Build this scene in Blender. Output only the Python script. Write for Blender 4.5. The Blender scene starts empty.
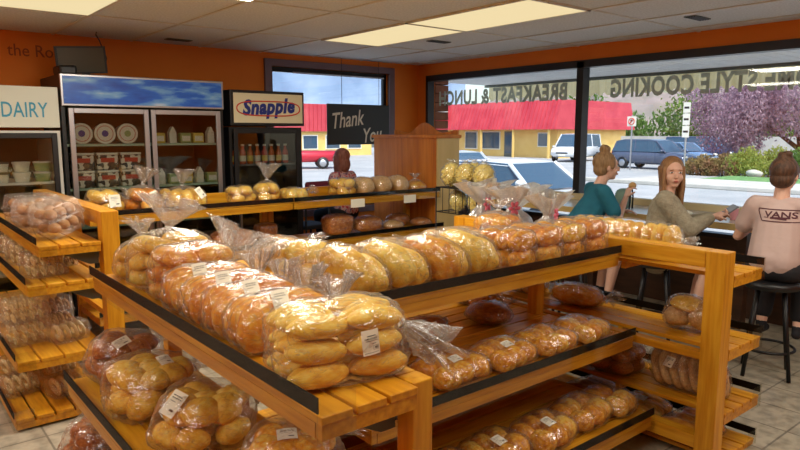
import bpy, bmesh, math, random
from mathutils import Vector, Matrix, noise, Euler
from mathutils.bvhtree import BVHTree
random.seed(7)
PI = math.pi
SC = bpy.context.scene
COL = SC.collection

# ------------------------------------------------------------------ materials
def s2l(c):
    return tuple((x/12.92 if x <= .04045 else ((x+.055)/1.055)**2.4) for x in [v/255 for v in c])
def newmat(name):
    m = bpy.data.materials.new(name); m.use_nodes = True
    return m, m.node_tree.nodes, m.node_tree.links
def pr(m): return m.node_tree.nodes['Principled BSDF']
def plain(name, rgb, rough=.5, metal=0, spec=.5, alpha=None):
    m, n, l = newmat(name); p = pr(m)
    p.inputs['Base Color'].default_value = (*s2l(rgb), 1)
    p.inputs['Roughness'].default_value = rough
    p.inputs['Metallic'].default_value = metal
    p.inputs['Specular IOR Level'].default_value = spec
    return m
def ramp(n, stops):
    r = n.new('ShaderNodeValToRGB'); e = r.color_ramp.elements
    while len(e) > 1: e.remove(e[-1])
    e[0].position = stops[0][0]; e[0].color = (*s2l(stops[0][1]), 1)
    for p, c in stops[1:]:
        k = e.new(p); k.color = (*s2l(c), 1)
    return r
def noisy(name, stops, scale=8, rough=.6, bump=0, mapscale=(1,1,1), coord='Object', detail=6, bscale=None, spec=.5, rnd=0, kind='noise'):
    m, n, l = newmat(name); p = pr(m)
    tc = n.new('ShaderNodeTexCoord'); mp = n.new('ShaderNodeMapping')
    mp.inputs['Scale'].default_value = mapscale
    l.new(tc.outputs[coord], mp.inputs['Vector'])
    vec = mp.outputs['Vector']
    nz = n.new('ShaderNodeTexNoise'); nz.inputs['Scale'].default_value = scale; nz.inputs['Detail'].default_value = detail
    l.new(vec, nz.inputs['Vector'])
    fac = nz.outputs['Fac']
    if rnd:
        oi = n.new('ShaderNodeObjectInfo'); ma = n.new('ShaderNodeMath'); ma.operation = 'MULTIPLY_ADD'
        l.new(oi.outputs['Random'], ma.inputs[0]); ma.inputs[1].default_value = rnd; ma.inputs[2].default_value = -rnd/2
        ad = n.new('ShaderNodeMath'); ad.operation = 'ADD'; l.new(fac, ad.inputs[0]); l.new(ma.outputs[0], ad.inputs[1]); fac = ad.outputs[0]
    r = ramp(n, stops); l.new(fac, r.inputs['Fac']); l.new(r.outputs['Color'], p.inputs['Base Color'])
    p.inputs['Roughness'].default_value = rough; p.inputs['Specular IOR Level'].default_value = spec
    if bump:
        b = n.new('ShaderNodeBump'); b.inputs['Strength'].default_value = bump; b.inputs['Distance'].default_value = .02
        n2 = n.new('ShaderNodeTexNoise'); n2.inputs['Scale'].default_value = bscale or scale*3; n2.inputs['Detail'].default_value = 5
        l.new(vec, n2.inputs['Vector']); l.new(n2.outputs['Fac'], b.inputs['Height']); l.new(b.outputs['Normal'], p.inputs['Normal'])
    return m
M = {}
WOODS = [(.25, (184,116,18)), (.5, (212,146,28)), (.72, (226,168,46))]
M['wood'] = noisy('honey_wood', WOODS, scale=3, rough=.38, mapscale=(1.2,14,14), detail=8, bump=.04, rnd=.15)
M['wood_y'] = noisy('honey_wood_upright', WOODS, scale=3, rough=.38, mapscale=(14,14,1.2), detail=8, bump=.04, rnd=.15)
M['pine'] = noisy('pine_panelling', [(.3,(184,100,24)),(.5,(206,124,38)),(.7,(220,142,54))], scale=2, rough=.45, mapscale=(3,9,.5), detail=6)
M['palewood'] = noisy('pale_wood', [(.3,(206,178,112)),(.7,(222,196,136))], scale=2, rough=.5, mapscale=(3,3,.6))
M['brownboard'] = noisy('brown_board', [(.3,(92,44,18)),(.7,(128,64,26))], scale=2, rough=.45, mapscale=(1,8,8))
M['darkwood'] = noisy('dark_wood_panel', [(.3,(58,38,26)),(.7,(84,56,38))], scale=3, rough=.5, mapscale=(1,1,5))
M['black'] = plain('black_plastic', (22,22,25), .42)
M['strip'] = plain('matt_black_strip',(20,20,22),.8,0,.15)
M['blackmetal'] = plain('black_metal', (26,26,28), .4, .3)
M['steel'] = plain('brushed_steel', (180,180,184), .32, .9)
M['greymetal'] = plain('grey_green_metal', (98,104,96), .5, .3)
M['white'] = plain('white_enamel', (222,222,214), .4)
M['paper'] = plain('label_paper', (244,240,222), .7)
M['ink'] = plain('black_ink', (38,36,36), .7)
M['tie'] = plain('white_tie', (232,232,226), .5)
# walls, ceiling, floor
M['orange'] = noisy('orange_wall_paint', [(.3,(222,122,24)),(.7,(230,130,30))], scale=2, rough=.7, bump=.03, bscale=90)
def tile_mat(name, bw, bh, c1, c2, mortar, msize, off=(0,0), rough=.4, bump=.0, speck=None):
    m, n, l = newmat(name); p = pr(m)
    tc = n.new('ShaderNodeTexCoord'); mp = n.new('ShaderNodeMapping'); mp.inputs['Location'].default_value = (-off[0], -off[1], 0)
    l.new(tc.outputs['Object'], mp.inputs['Vector'])
    b = n.new('ShaderNodeTexBrick'); b.offset = 0; b.squash = 1
    b.inputs['Scale'].default_value = 1; b.inputs['Brick Width'].default_value = bw; b.inputs['Row Height'].default_value = bh
    b.inputs['Mortar Size'].default_value = msize; b.inputs['Color1'].default_value = (*s2l(c1),1); b.inputs['Color2'].default_value = (*s2l(c2),1)
    b.inputs['Mortar'].default_value = (*s2l(mortar),1); l.new(mp.outputs['Vector'], b.inputs['Vector'])
    col = b.outputs['Color']
    if speck:
        nz = n.new('ShaderNodeTexNoise'); nz.inputs['Scale'].default_value = speck; nz.inputs['Detail'].default_value = 4
        l.new(tc.outputs['Object'], nz.inputs['Vector'])
        r = ramp(n, [(.35,(205,205,205)),(.6,(255,255,255))]); l.new(nz.outputs['Fac'], r.inputs['Fac'])
        mx = n.new('ShaderNodeMix'); mx.data_type = 'RGBA'; mx.blend_type = 'MULTIPLY'; mx.inputs['Factor'].default_value = 1
        l.new(col, mx.inputs['A']); l.new(r.outputs['Color'], mx.inputs['B']); col = mx.outputs['Result']
    l.new(col, p.inputs['Base Color']); p.inputs['Roughness'].default_value = rough
    return m
M['floor'] = tile_mat('beige_floor_tile', .33, .33, (186,176,156), (178,168,148), (134,126,112), .006, rough=.35, speck=12)
M['ceil'] = noisy('speckled_ceiling_tile', [(.35,(214,220,222)),(.65,(234,240,242))], scale=60, rough=.9, bump=.15, bscale=80)
M['grid'] = plain('ceiling_grid_metal', (214,212,200), .5)
def emit(name, rgb, strength):
    m, n, l = newmat(name); e = n.new('ShaderNodeEmission'); e.inputs['Color'].default_value = (*s2l(rgb),1); e.inputs['Strength'].default_value = strength
    l.new(e.outputs[0], n['Material Output'].inputs['Surface']); return m
M['lamp'] = emit('warm_light_panel', (255,232,180), .72)
# bread
M['crust'] = noisy('golden_crust', [(.28,(200,108,20)),(.45,(224,140,34)),(.62,(238,174,60)),(.8,(246,204,100))], scale=5, rough=.42, bump=.08, bscale=60, rnd=.22)
M['yellow'] = noisy('yellow_crust', [(.3,(228,164,44)),(.5,(244,196,70)),(.7,(250,220,112))], scale=5, rough=.5, bump=.12, bscale=60, rnd=.2)
M['brown'] = noisy('brown_crust', [(.3,(134,70,24)),(.5,(180,104,40)),(.7,(208,142,68))], scale=9, rough=.42, bump=.15, bscale=60, rnd=.2)
M['tan'] = noisy('tan_crust', [(.3,(190,138,76)),(.5,(214,168,104)),(.7,(232,196,140))], scale=14, rough=.6, bump=.2, bscale=70, rnd=.2)
M['glaze'] = noisy('glossy_brown_crust', [(.3,(206,124,22)),(.5,(236,164,42)),(.7,(246,204,92))], scale=7, rough=.25, bump=.08, bscale=40, rnd=.25)
M['cookie'] = noisy('cookie_brown', [(.3,(140,88,46)),(.7,(202,150,84))], scale=30, rough=.7, bump=.3, bscale=80)
M['pastry'] = noisy('sugared_pastry', [(.3,(226,190,120)),(.7,(250,236,200))], scale=16, rough=.6, bump=.2, bscale=60)
M['popcorn'] = noisy('yellow_puffs', [(.3,(244,214,96)),(.7,(255,244,160))], scale=40, rough=.7, bump=.5, bscale=60)
def film_mat(name, milk=.16, streak=.5, gloss=.35, scale=26, col=(.86,.84,.8), tmix=.5):
    m, n, l = newmat(name); out = n['Material Output']; n.remove(pr(m))
    tc = n.new('ShaderNodeTexCoord'); mp = n.new('ShaderNodeMapping'); mp.inputs['Scale'].default_value = (.45,1,1)
    l.new(tc.outputs['Object'], mp.inputs['Vector'])
    nz = n.new('ShaderNodeTexNoise'); nz.inputs['Scale'].default_value = scale; nz.inputs['Detail'].default_value = 3; nz.inputs['Distortion'].default_value = 1.4
    l.new(mp.outputs['Vector'], nz.inputs['Vector'])
    s = n.new('ShaderNodeMath'); s.operation = 'SUBTRACT'; s.inputs[1].default_value = .5; l.new(nz.outputs['Fac'], s.inputs[0])
    a = n.new('ShaderNodeMath'); a.operation = 'ABSOLUTE'; l.new(s.outputs[0], a.inputs[0])
    r = n.new('ShaderNodeMapRange'); r.inputs['From Min'].default_value = 0; r.inputs['From Max'].default_value = .03; r.inputs['To Min'].default_value = 1; r.inputs['To Max'].default_value = 0
    l.new(a.outputs[0], r.inputs['Value'])
    b = n.new('ShaderNodeBump'); b.inputs['Strength'].default_value = .9; b.inputs['Distance'].default_value = .012
    l.new(nz.outputs['Fac'], b.inputs['Height'])
    lw = n.new('ShaderNodeLayerWeight'); lw.inputs['Blend'].default_value = .32
    f = n.new('ShaderNodeMath'); f.operation = 'MULTIPLY_ADD'; f.inputs[1].default_value = streak*.5; f.inputs[2].default_value = milk
    l.new(r.outputs['Result'], f.inputs[0])
    f2 = n.new('ShaderNodeMath'); f2.operation = 'MULTIPLY_ADD'; f2.inputs[1].default_value = .45; l.new(lw.outputs['Facing'], f2.inputs[0])
    f2.inputs[2].default_value = 0
    pw = n.new('ShaderNodeMath'); pw.operation = 'POWER'; pw.inputs[1].default_value = 2.5; l.new(lw.outputs['Facing'], pw.inputs[0])
    l.new(pw.outputs[0], f2.inputs[0])
    ad = n.new('ShaderNodeMath'); ad.operation = 'ADD'; ad.use_clamp = True; l.new(f.outputs[0], ad.inputs[0]); l.new(f2.outputs[0], ad.inputs[1])
    tr = n.new('ShaderNodeBsdfTransparent'); tr.inputs['Color'].default_value = (.985,.985,.985,1)
    gl = n.new('ShaderNodeBsdfGlossy'); gl.inputs['Roughness'].default_value = .12; l.new(b.outputs['Normal'], gl.inputs['Normal'])
    df = n.new('ShaderNodeBsdfDiffuse'); df.inputs['Color'].default_value = (*col,1)
    tl = n.new('ShaderNodeBsdfTranslucent'); tl.inputs['Color'].default_value = (*col,1)
    md = n.new('ShaderNodeMixShader'); md.inputs[0].default_value = tmix; l.new(df.outputs[0], md.inputs[1]); l.new(tl.outputs[0], md.inputs[2])
    mg = n.new('ShaderNodeMixShader'); mg.inputs[0].default_value = .5+gloss*.5; l.new(md.outputs[0], mg.inputs[1]); l.new(gl.outputs[0], mg.inputs[2])
    mx = n.new('ShaderNodeMixShader'); l.new(ad.outputs[0], mx.inputs[0]); l.new(tr.outputs[0], mx.inputs[1]); l.new(mg.outputs[0], mx.inputs[2])
    l.new(mx.outputs[0], out.inputs['Surface'])
    return m
M['film'] = film_mat('clear_bag_film', .12, .85, .5)
M['tailfilm'] = film_mat('gathered_bag_film', .30, .7, .4, 40)
M['cello'] = film_mat('cellophane', .75, .7, .1, 30, (.97,.97,.97), .7)
M['shell'] = film_mat('clamshell_plastic', .14, .5, .6, 60)
def glass_mat(name, tint=(1,1,1), refl=.08, rough=.02, base=None):
    m, n, l = newmat(name); out = n['Material Output']; n.remove(pr(m))
    tr = n.new('ShaderNodeBsdfTransparent'); tr.inputs['Color'].default_value = (*tint,1)
    gl = n.new('ShaderNodeBsdfGlossy'); gl.inputs['Roughness'].default_value = rough
    mx = n.new('ShaderNodeMixShader'); mx.inputs[0].default_value = refl
    l.new(tr.outputs[0], mx.inputs[1]); l.new(gl.outputs[0], mx.inputs[2]); l.new(mx.outputs[0], out.inputs['Surface']); return m
M['glass'] = glass_mat('window_glass', (.96,.98,.98), .035)
M['acrylic'] = glass_mat('clear_acrylic', (.95,.95,.93), .035, .05)
M['coolglass'] = glass_mat('cooler_glass', (.8,.82,.8), .07)
M['carglass'] = plain('car_glass', (60,84,104), .08, 0, .8)

# ------------------------------------------------------------------ mesh tools
class MB:
    def __init__(s): s.v = []; s.f = []
    def add(s, vs, fs):
        o = len(s.v); s.v += [tuple(v) for v in vs]; s.f += [tuple(i+o for i in f) for f in fs]; return s
    def box(s, x0,x1,y0,y1,z0,z1, mat=None):
        vs = [(x,y,z) for x in (x0,x1) for y in (y0,y1) for z in (z0,z1)]
        if mat is not None: vs = [mat @ Vector(v) for v in vs]
        return s.add(vs, [(0,1,3,2),(4,6,7,5),(0,4,5,1),(2,3,7,6),(0,2,6,4),(1,5,7,3)])
    def bbox(s, x0,x1,y0,y1,z0,z1, b=.004, mat=None):
        bm = bmesh.new(); bmesh.ops.create_cube(bm, size=1)
        for v in bm.verts: v.co = Vector(((x0+x1)/2+v.co.x*(x1-x0), (y0+y1)/2+v.co.y*(y1-y0), (z0+z1)/2+v.co.z*(z1-z0)))
        bmesh.ops.bevel(bm, geom=bm.edges[:], offset=b, segments=2, affect='EDGES', profile=.5)
        return s.frombm(bm, mat)
    def frombm(s, bm, mat=None):
        bm.verts.index_update()
        vs = [(mat @ v.co) if mat is not None else v.co.copy() for v in bm.verts]
        fs = [[v.index for v in f.verts] for f in bm.faces]; bm.free(); return s.add(vs, fs)
    def cap(s, a, ra, b, rb, n=12, m=4):
        a = Vector(a); b = Vector(b); d = b-a; L = d.length
        q = d.to_track_quat('Z','Y') if L > 1e-6 else Euler((0,0,0)).to_quaternion()
        rings = []
        for i in range(m+1):
            t = -PI/2 + PI/2*i/m; rings.append((ra*math.sin(t), ra*math.cos(t)))
        for i in range(m+1):
            t = PI/2*i/m; rings.append((L+rb*math.sin(t), rb*math.cos(t)))
        return s.rings(rings, q, a, n)
    def rings(s, rings, q, a, n):
        vs = []; fs = []
        for z, r in rings:
            for k in range(n):
                t = 2*PI*k/n; vs.append(a + q @ Vector((r*math.cos(t), r*math.sin(t), z)))
        for i in range(len(rings)-1):
            for k in range(n): fs.append((i*n+k, i*n+(k+1)%n, (i+1)*n+(k+1)%n, (i+1)*n+k))
        fs.append(tuple(range(n))[::-1]); fs.append(tuple(range((len(rings)-1)*n, len(rings)*n)))
        return s.add(vs, fs)
    def cyl(s, a, b, r, r2=None, n=16):
        a = Vector(a); b = Vector(b); d = b-a; return s.rings([(0,r),(d.length, r if r2 is None else r2)], d.to_track_quat('Z','Y'), a, n)
    def lathe(s, prof, c=(0,0,0), n=24, mat=None):
        vs = []; fs = []
        for r, z in prof:
            for k in range(n):
                t = 2*PI*k/n; v = Vector((c[0]+r*math.cos(t), c[1]+r*math.sin(t), c[2]+z)); vs.append(mat @ v if mat is not None else v)
        for i in range(len(prof)-1):
            for k in range(n): fs.append((i*n+k, i*n+(k+1)%n, (i+1)*n+(k+1)%n, (i+1)*n+k))
        fs.append(tuple(range(n))[::-1]); fs.append(tuple(range((len(prof)-1)*n, len(prof)*n)))
        return s.add(vs, fs)
    def ell(s, c, r, rot=(0,0,0), n=18, m=10, e=1, fn=None):
        R = Euler(rot).to_matrix(); c = Vector(c); vs = []; fs = []
        sg = lambda x, p: math.copysign(abs(x)**p, x)
        for j in range(1, m):
            th = PI*j/m
            for k in range(n):
                ph = 2*PI*k/n
                p = Vector((r[0]*sg(math.sin(th),e)*sg(math.cos(ph),e), r[1]*sg(math.sin(th),e)*sg(math.sin(ph),e), -r[2]*sg(math.cos(th),e)))
                if fn: p = fn(p)
                vs.append(c + R @ p)
        p0 = Vector((0,0,-r[2])); p1 = Vector((0,0,r[2]))
        if fn: p0 = fn(p0); p1 = fn(p1)
        vs.append(c + R @ p0); vs.append(c + R @ p1); A = len(vs)-2; B = A+1
        for j in range(m-2):
            for k in range(n): fs.append((j*n+k, j*n+(k+1)%n, (j+1)*n+(k+1)%n, (j+1)*n+k))
        for k in range(n): fs.append((A, (k+1)%n, k)); fs.append((B, (m-2)*n+k, (m-2)*n+(k+1)%n))
        return s.add(vs, fs)
    def tube(s, pts, r, n=8, closed=False):
        pts = [Vector(p) for p in pts]; N = len(pts); vs = []; fs = []
        for i, p in enumerate(pts):
            if closed: d = pts[(i+1)%N]-pts[i-1]
            else: d = pts[min(i+1,N-1)]-pts[max(i-1,0)]
            q = d.to_track_quat('Z','Y'); rr = r[i] if isinstance(r,(list,tuple)) else r
            for k in range(n):
                t = 2*PI*k/n; vs.append(p + q @ Vector((rr*math.cos(t), rr*math.sin(t), 0)))
        for i in range(N if closed else N-1):
            j = (i+1)%N
            for k in range(n): fs.append((i*n+k, i*n+(k+1)%n, j*n+(k+1)%n, j*n+k))
        if not closed: fs.append(tuple(range(n))[::-1]); fs.append(tuple(range((N-1)*n, N*n)))
        return s.add(vs, fs)
    def prism(s, poly, fn, d0, d1):   # fn(u,v,d)->xyz
        n = len(poly); vs = [fn(u,v,d0) for u,v in poly] + [fn(u,v,d1) for u,v in poly]
        fs = [tuple(range(n))[::-1], tuple(range(n,2*n))] + [(i,(i+1)%n,n+(i+1)%n,n+i) for i in range(n)]
        return s.add(vs, fs)
    def quad(s, a,b,c,d): return s.add([a,b,c,d], [(0,1,2,3)])
    def mesh(s, name, mat, smooth=False):
        me = bpy.data.meshes.new(name); me.from_pydata(s.v, [], s.f); me.update()
        bm = bmesh.new(); bm.from_mesh(me); bmesh.ops.recalc_face_normals(bm, faces=bm.faces); bm.to_mesh(me); bm.free()
        if mat: me.materials.append(M[mat] if isinstance(mat,str) else mat)
        if smooth:
            for p in me.polygons: p.use_smooth = True
        return me
    def build(s, name, mat, parent=None, smooth=False, loc=None, rot=None):
        return link(name, s.mesh(name, mat, smooth), parent, loc, rot)
def link(name, me, parent=None, loc=None, rot=None, scale=None):
    o = bpy.data.objects.new(name, me); COL.objects.link(o)
    if parent is not None: o.parent = parent
    if loc: o.location = loc
    if rot: o.rotation_euler = rot
    if scale: o.scale = scale
    return o
def tag(o, label, cat, group=None, kind=None):
    o['label'] = label; o['category'] = cat
    if group: o['group'] = group
    if kind: o['kind'] = kind
    return o
def thing(name, label, cat, loc=(0,0,0), rz=0, group=None):
    o = bpy.data.objects.new(name, None); COL.objects.link(o); o.empty_display_size = .1
    o.location = loc; o.rotation_euler = (0,0,rz); return tag(o, label, cat, group)
def struct(o): o['kind'] = 'structure'; return o
def copy_tree(o, parent=None):
    c = o.copy(); COL.objects.link(c); c.parent = parent
    for ch in list(o.children): copy_tree(ch, c)
    return c
def text_mesh(txt, size, extrude=.001, offset=0, shear=0, align='CENTER', space=1):
    cu = bpy.data.curves.new('txt', 'FONT'); cu.body = txt; cu.size = size; cu.extrude = extrude; cu.offset = offset
    cu.shear = shear; cu.align_x = align; cu.align_y = 'CENTER'; cu.space_character = space; cu.resolution_u = 3
    o = bpy.data.objects.new('txt', cu); COL.objects.link(o); dg = bpy.context.evaluated_depsgraph_get(); dg.update()
    me = bpy.data.meshes.new_from_object(o.evaluated_get(dg)); bpy.data.objects.remove(o); bpy.data.curves.remove(cu)
    return me
def text_obj(name, me, mat, parent, matrix, fit=None):
    xs = [v.co.x for v in me.vertices]; ys = [v.co.y for v in me.vertices]
    if fit:
        w = max(xs)-min(xs); h = max(ys)-min(ys); cx = (max(xs)+min(xs))/2; cy = (max(ys)+min(ys))/2
        for v in me.vertices: v.co.x = (v.co.x-cx)*fit[0]/w; v.co.y = (v.co.y-cy)*fit[1]/h
    me.transform(matrix); me.materials.clear(); me.materials.append(M[mat])
    return link(name, me, parent)
FRONT = Matrix.Rotation(PI/2, 4, 'X')     # text upright, readable from -Y
def T(x,y,z): return Matrix.Translation((x,y,z))

# ------------------------------------------------------------------ room shell
XR, YB, HC = 6.2, 7.15, 2.65
XL, YF = -2.6, -2.6
struct(MB().box(XL,XR+.1,YF,YB+.1,-.1,0).build('floor','floor'))
struct(MB().box(XL-.1,XR+.15,YF-.1,YB+.15,HC,HC+.12).build('ceiling','ceil'))
g = MB()
for i in range(-5, 9):
    x = .78+.735*i if True else 0
    if XL < x < XR: g.box(x-.012,x+.012,YF,YB,HC-.008,HC-.0005)
for j in range(-6, 3):
    y = 4.45+1.35*j
    if YF < y < YB: g.box(XL,XR,y-.012,y+.012,HC-.0075,HC-.0005)
struct(g.build('trim_1','grid'))
# back wall with the small window (3.85..5.62, z .75..2.52)
W1 = (3.86,5.66,.72,2.5)
w = MB(); w.box(XL,W1[0],YB,YB+.14,0,HC).box(W1[1],XR+.14,YB,YB+.14,0,HC).box(W1[0],W1[1],YB,YB+.14,0,W1[2]).box(W1[0],W1[1],YB,YB+.14,W1[3],HC)
struct(w.build('wall_back','orange'))
struct(MB().box(XL-.1,XL,YF,YB,0,HC).build('wall_left','orange'))
struct(MB().box(XL,XR,YF-.1,YF,0,HC).build('wall_front','orange'))
Z0,Z1 = .72, 2.47
YA,YM,YC = 6.95, 4.4, .6
w = MB(); w.box(XR,XR+.14,YF,YC,0,HC).box(XR,XR+.14,YA,YB,0,HC).box(XR,XR+.14,YC,YA,Z1,HC)
struct(w.build('wall_right','orange'))
struct(MB().box(XR-.02,XR+.14,YC,YA,0,Z0).build('trim_3','darkwood'))
fr = MB()
for x0,x1,z0,z1 in ((W1[0]-.09,W1[0],W1[2]-.08,W1[3]+.08),(W1[1],W1[1]+.09,W1[2]-.08,W1[3]+.08),(W1[0],W1[1],W1[3],W1[3]+.08),(W1[0],W1[1],W1[2]-.08,W1[2])):
    fr.box(x0,x1,YB-.03,YB+.02,z0,z1)
wf = struct(fr.build('window_1', plain('mauve_window_trim',(112,92,100),.5)))
b = MB()
x0,x1,z0,z1 = W1
for q in ((x0,x0+.05,z0,z1),(x1-.05,x1,z0,z1),(x0,x1,z1-.06,z1),(x0,x1,z0,z0+.05)): b.box(q[0],q[1],YB+.05,YB+.1,q[2],q[3])
b.build('window_frame','blackmetal',wf)
MB().box(x0+.05,x1-.05,YB+.07,YB+.076,z0+.05,z1-.06).build('window_pane','glass',wf)
MB().cyl((4.18,YB+.03,2.44),(5.6,YB+.03,2.44),.012).build('curtain_rod','steel',wf)
DK = plain('dark_bronze_frame',(44,42,46),.4,.4)
for n,(ya,yb) in enumerate(((YM,YA),(YC,YM)), 2):
    b = MB()
    for q in ((ya,ya+.04,Z0,Z1),(yb-.045,yb,Z0,Z1),(ya,yb,Z1-.06,Z1+.02),(ya,yb,Z0,Z0+.04)): b.box(XR-.03,XR+.09,q[0],q[1],q[2],q[3])
    wf = struct(b.build('window_%d'%n, DK))
    MB().box(XR+.04,XR+.046,ya+.04,yb-.045,Z0+.04,Z1-.06).build('window_pane','glass',wf)
struct(MB().bbox(XR-.06,XR+.02,YC,YA,.96,1.03,.006).build('trim_2', plain('cream_sill',(206,190,150),.5)))
# mirrored lettering on the outside of the big panes
M['letter'] = noisy('grey_green_lettering',[(.3,(160,164,146)),(.7,(166,170,152))],scale=3,rough=.6)
for txt, ya, yb, lab in (('BREAKFAST & LUNCH',4.62,6.76,'reversed grey capitals BREAKFAST & LUNCH across the pane left of the mullion'),
                         ('HOME STYLE COOKING',1.97,4.06,'reversed grey capitals HOME STYLE COOKING across the pane right of the mullion')):
    me = text_mesh(txt, .3, 0, .012, 0, 'CENTER', 1.08)
    m = T(XR+.052,(ya+yb)/2,2.17) @ Matrix.Rotation(PI/2,4,'Z') @ Matrix.Rotation(PI/2,4,'X')
    tag(text_obj('window_lettering', me, 'letter', None, m, (yb-ya,.2)), lab, 'lettering')
# wall lettering
me = text_mesh('the Root', .13, .0005)
M['wallink'] = plain('faded_wall_letters',(150,72,20),.7)
tag(text_obj('wall_lettering', me, 'wallink', None, T(1.38,YB-.004,2.475) @ FRONT, (.52,.11)), 'faint dark lettering the Roo on the orange wall above the coolers', 'lettering')
# ceiling lights
def light(x0,x1,y0,y1,label,power=0):
    t = thing('ceiling_light', label, 'ceiling light', ((x0+x1)/2,(y0+y1)/2,HC-.012), 0, 'fluorescent ceiling panels')
    a,bb = (x1-x0)/2, (y1-y0)/2
    f = MB().box(-a,-a+.02,-bb,bb,-.004,.01).box(a-.02,a,-bb,bb,-.004,.01).box(-a,a,-bb,-bb+.02,-.004,.01).box(-a,a,bb-.02,bb,-.004,.01)
    f.build('frame','grid',t)
    MB().box(-a+.02,a-.02,-bb+.02,bb-.02,0,.008).build('diffuser','lamp',t)
    if not power: return t
    l = bpy.data.lights.new('fill_panel_lamp','AREA'); l.shape = 'RECTANGLE'; l.size = a*1.8; l.size_y = bb*1.8; l.energy = power; l.color = (1,.94,.82)  # area lamp only in the unseen panels added to brighten the interior
    lo = bpy.data.objects.new('fill_lamp', l); COL.objects.link(lo); lo.parent = t; lo.location = (0,0,-.01); lo.visible_camera = True
gx = lambda i: .78+.735*i
gy = lambda j: 4.45+1.35*j
PW = 24  # base power of the out-of-view panels added as interior fill
light(gx(4),gx(5),gy(0),gy(1),'lit cream ceiling panel nearest the back window',0)
light(gx(4),gx(5),gy(-1),gy(0),'lit cream ceiling panel at the top middle edge of the photo',0)
light(gx(0),gx(1),gy(0),gy(1),'lit yellowish ceiling panel above the blue-headed cooler at top left',0)
light(gx(0),gx(1),gy(-3),gy(-2),'added unseen ceiling fill panel overhead near the camera',PW*.6)
light(gx(4),gx(5),gy(-4),gy(-3),'added unseen ceiling fill panel behind the camera to the right',PW)
light(gx(-3),gx(-2),gy(-3),gy(-2),'added unseen ceiling fill panel behind the camera to the left',PW)
light(gx(-3),gx(-2),gy(0),gy(1),'added unseen ceiling fill panel left of the photo near the dairy cooler',PW*1.6)
light(gx(1),gx(2),gy(-1),gy(0),'added unseen ceiling fill panel just above the top edge of the photo, over the aisle',PW*2.3)
light(gx(4),gx(5),gy(-3),gy(-2),'added unseen ceiling fill panel overhead between the camera and the bar',PW*.6)
for x,y,lab in ((4.75,5.15,'dark slotted ceiling vent beside the cream light panel'),(2.6,6.75,'dark slotted ceiling vent above the glass-door cooler'),(5.45,2.75,'slotted ceiling vent above the right-hand window')):
    t = thing('ceiling_vent', lab, 'vent', (x,y,HC-.009), 0, 'ceiling vents')
    MB().box(-.13,.13,-.05,.05,0,.008).build('vent_plate','greymetal',t)
    s = MB()
    for k in range(4): s.box(-.12,.12,-.04+k*.022,-.028+k*.022,-.004,.001)
    s.build('slots','black',t)

# ------------------------------------------------------------------ shelving
def deck(parent, Ln, y0, y1, z, near='lo', guard=True, mat='wood', ends=(True,False), x0=0):
    """slatted shelf, local x 0..Ln, y0 (front) .. y1, deck surface at z"""
    sh = MB(); n = max(3, round((y1-y0)/.115)); wd = (y1-y0)/n
    for k in range(n): sh.bbox(x0,Ln, y0+k*wd+.006, y0+(k+1)*wd-.006, z-.022, z, .003)
    x = x0
    while x < Ln-.05:
        sh.box(x+.003,x+.028,y0+.008,y1-.008,z-.06,z-.0225); x += .6
    sh.box(Ln-.028,Ln-.003,y0+.008,y1-.008,z-.06,z-.0225)
    sh.box(x0+.03,Ln-.03,y0+.006,y0+.022,z-.062,z-.0225)
    s = sh.build('shelf', mat, parent)
    MB().bbox(x0-.001,Ln+.001,y0-.006,y0-.001,z+.012,z+.052,.0015).build('label_strip','strip',s)
    if guard:
        gd = MB().box(x0-.004,Ln+.004,y0-.0095,y0-.007,z-.065,z+.056)
        if ends[0]: gd.box(x0-.0065,x0-.004,y0-.0095,y0+.10,z-.065,z+.056)
        if ends[1]: gd.box(Ln+.004,Ln+.0065,y0-.0095,y0+.10,z-.065,z+.056)
        gd.build('acrylic_guard','acrylic',s)
    return s
def rack(label, loc, rz, Ln, decks, ztop=1.12, post=.085, name='bread_rack', ends=(True,True), back=None, group=None, inset=0):
    """post frame in plane y=0; decks: (yfront, ysurface_back, z)"""
    t = thing(name, label, 'shelving', loc, rz, group)
    h = post
    for x in (0, Ln-h-inset): MB().bbox(x,x+h,0,h,0,ztop-.0,.004).build('post','wood_y',t)
    MB().bbox(h+.001,Ln-h-inset-.001,.0,h,ztop-.085,ztop,.004).build('top_rail','wood',t)
    MB().bbox(h+.001,Ln-h-inset-.001,.01,h-.01,.09,.16,.004).build('base_rail','wood',t)
    MB().bbox(h+.001,Ln-h-inset-.001,.02,h-.02,.56,.6,.004).build('middle_rail','wood',t)
    for yf,yb,z,*q in decks:
        deck(t, Ln, yf, yb, z, ends=ends, x0=q[0] if q else 0)
        for x in (.10,Ln-.11): MB().prism([(yb+.0,z-.063),(yb-.22,z-.063),(yb-.05,z-.15),(yb,z-.15)], lambda u,v,d: (d,u,v), x, x+.006).build('shelf_bracket','greymetal',t)
    return t
R90 = PI/2
# left-facing rack (its near end is the big corner in the foreground)
rack('left foreground wooden bread rack, its long shelf running away from the near corner', (1.072,3.17,0), -R90, 1.95,
     [(-.312,-.003,1.045),(-.48,-.003,.63,.15),(-.59,-.003,.215)], ztop=1.043, post=.07, inset=.03, ends=(False,True))
# right-facing rack
rack('right-hand wooden bread rack with the tall near post, shelves facing the windows', (3.265,1.38,0), R90, 1.88,
     [(-.34,-.003,1.0),(-.38,-.003,.62),(-.42,-.003,.28),(-.40,-.003,.035)], ztop=1.125, post=.10, ends=(True,True))
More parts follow.
